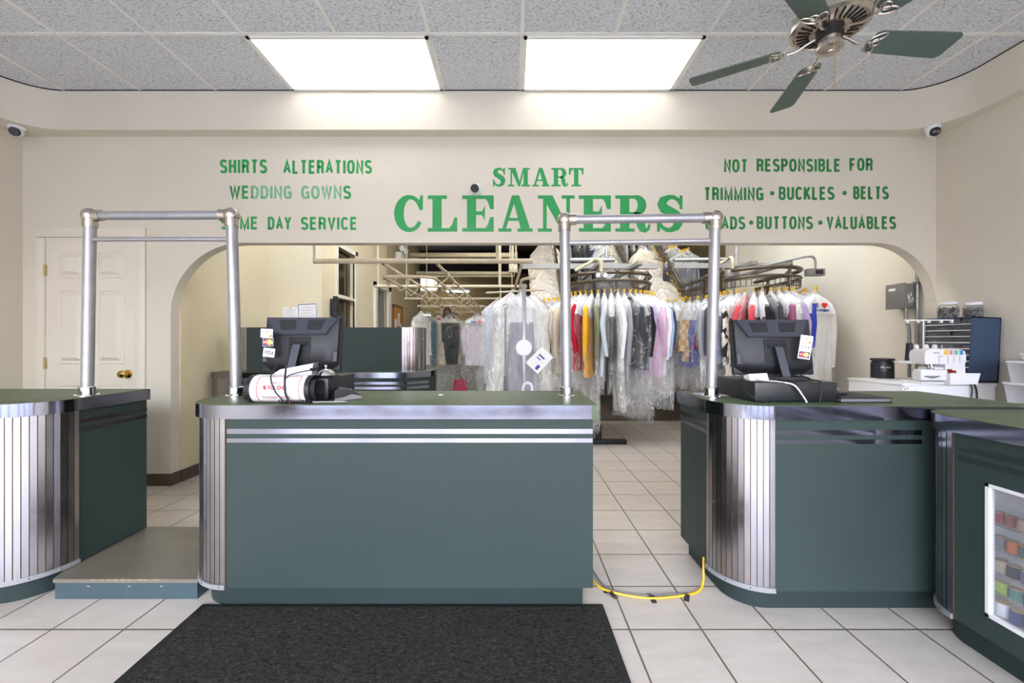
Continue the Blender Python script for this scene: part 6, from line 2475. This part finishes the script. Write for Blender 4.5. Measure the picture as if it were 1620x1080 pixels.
top = MB()
loft(top, lerp_secs([(-.09, .05, .02, 0), (-.14, .15, .03, 0), (-.26, .17, .035, 0), (-.42, .15, .04, 0)], 8), 26, .008, 95, True, True)
skirt = MB()
loft(skirt, lerp_secs([(-.42, .13, .05, 0), (-.7, .18, .07, 0), (-1.15, .26, .10, 0)], 12), 34, .03, 96, True, True, freq=14)
long_bag('long white gown in milky film leaning out at the left of the near rail', (-.01, 4.62, 1.78), .15, [('bodice', top, WHT), ('skirt', skirt, OFFW)], cover_mesh(1.28, 97, .21, .06, .05, .10), M['film_white'])
top = MB()
loft(top, lerp_secs([(-.12, .05, .02, 0), (-.17, .12, .03, 0), (-.38, .12, .04, 0)], 6), 26, .006, 98, True, True)
skirt = MB()
loft(skirt, lerp_secs([(-.36, .12, .05, 0), (-.7, .15, .06, 0), (-1.2, .19, .08, 0)], 12), 34, .025, 99, True, True, freq=14)
long_bag('white top with grey lavender skirt in film behind the silver pole', (.10, 4.40, 1.76), -.05, [('bodice', top, WHT), ('skirt', skirt, C(152, 153, 162))], cover_mesh(1.25, 100, .21, .055, .05, .05), M['film'])
top = MB()
loft(top, lerp_secs([(-.09, .04, .02, 0), (-.14, .13, .03, 0), (-.3, .15, .04, 0), (-.75, .13, .05, 0), (-1.1, .17, .06, 0)], 14), 26, .02, 101, True, True)
long_bag('long ivory dress in milky film right of the silver pole', (.24, 4.72, 1.78), -.3, [('dress', top, OFFW)], cover_mesh(1.3, 102, .19, .055, .05, .05), M['film_white'])
top = MB()
loft(top, lerp_secs([(-.09, .04, .02, 0), (-.15, .15, .03, 0), (-.5, .15, .04, 0), (-1.0, .17, .05, 0)], 12), 26, .02, 103, True, True)
long_bag('long pale grey gown in clear film left of the hook pole', (-.17, 4.85, 1.72), .4, [('dress', top, LGRY)], cover_mesh(1.25, 104, .20, .055, .05, .08), M['film'])

MB().cyl((-.30, 4.86, 1.765), (.36, 4.55, 1.765), .012, n=10).build('cross_pipe', M['ivory_pipe'], bpy.data.objects['slick_rail_rack'], w=True)

# poles in front of the gowns
t = thing('hook_pole', 'grey hanger reaching pole with hook and dark grip standing behind the middle counter', 'hook pole', (-.065, 4.1, 0))
MB().cyl((-.065, 4.1, .72), (-.065, 4.1, 1.53), .010, n=10).build('pole_shaft', M['grey_steel'], t, w=True)
MB().cyl((-.065, 4.1, .0), (-.065, 4.1, .86), .016, n=12).build('pole_grip', M['elec'], t, w=True)
MB().tube([(-.065 + .022 * math.cos(a) - .0, 4.1, 1.545 + .022 * math.sin(a)) for a in [(-1.4 + k * .55) for k in range(9)]], .006, 8).build('pole_hook', M['grey_steel'], t, w=True)
t = thing('rack_post', 'flat silver blue upright post of a garment stand behind the middle counter', 'post', (.115, 4.05, 0))
MB().box(.100, .136, 4.04, 4.065, 0, 1.76, .004).build('post_bar', M['grey_steel'], t, w=True)
MB().box(-.1, .33, 3.97, 4.13, 0, .03, .004).build('post_base', M['rubber'], t, w=True)
MB().lathe([(.03, 0), (.076, .0), (.078, .004), (.076, .008), (.03, .008)], (.115, 4.034, 1.14), 30, (0, -1, 0)).build('size_disc', M['white_plastic'], t, w=True, label='white plastic disc')
MB().tube([(.15 + .045 * math.cos(a), 4.03, .74 + .06 * math.sin(a)) for a in [k * PI / 10 for k in range(20)]], .014, 8, closed=True).build('plastic_ring', M['white_plastic'], t, w=True, label='white plastic ring')
t = thing('paper_bag', 'white paper with blue printing tilted in front of the silver post', 'paper', (.21, 4.02, .95))
mb = MB()
mb.xf = Matrix.Rotation(.75, 4, 'Y')
mb.hexa([(-.09, -.012, -.02), (.07, -.012, -.02), (.07, .012, -.02), (-.09, .012, -.02)], [(-.08, -.008, .20), (.07, -.008, .20), (.07, .008, .20), (-.08, .008, .20)])
mb.build('paper_sleeve', M['paper'], t)
mb = MB()
mb.xf = Matrix.Rotation(.75, 4, 'Y')
mb.box(-.05, .02, -.0105, -.0095, .12, .135)
mb.box(-.05, .0, -.0105, -.0095, .09, .10)
mb.box(.01, .04, -.0125, -.0105, .0, .05)
mb.build('printing', M['blue_ink'], t)
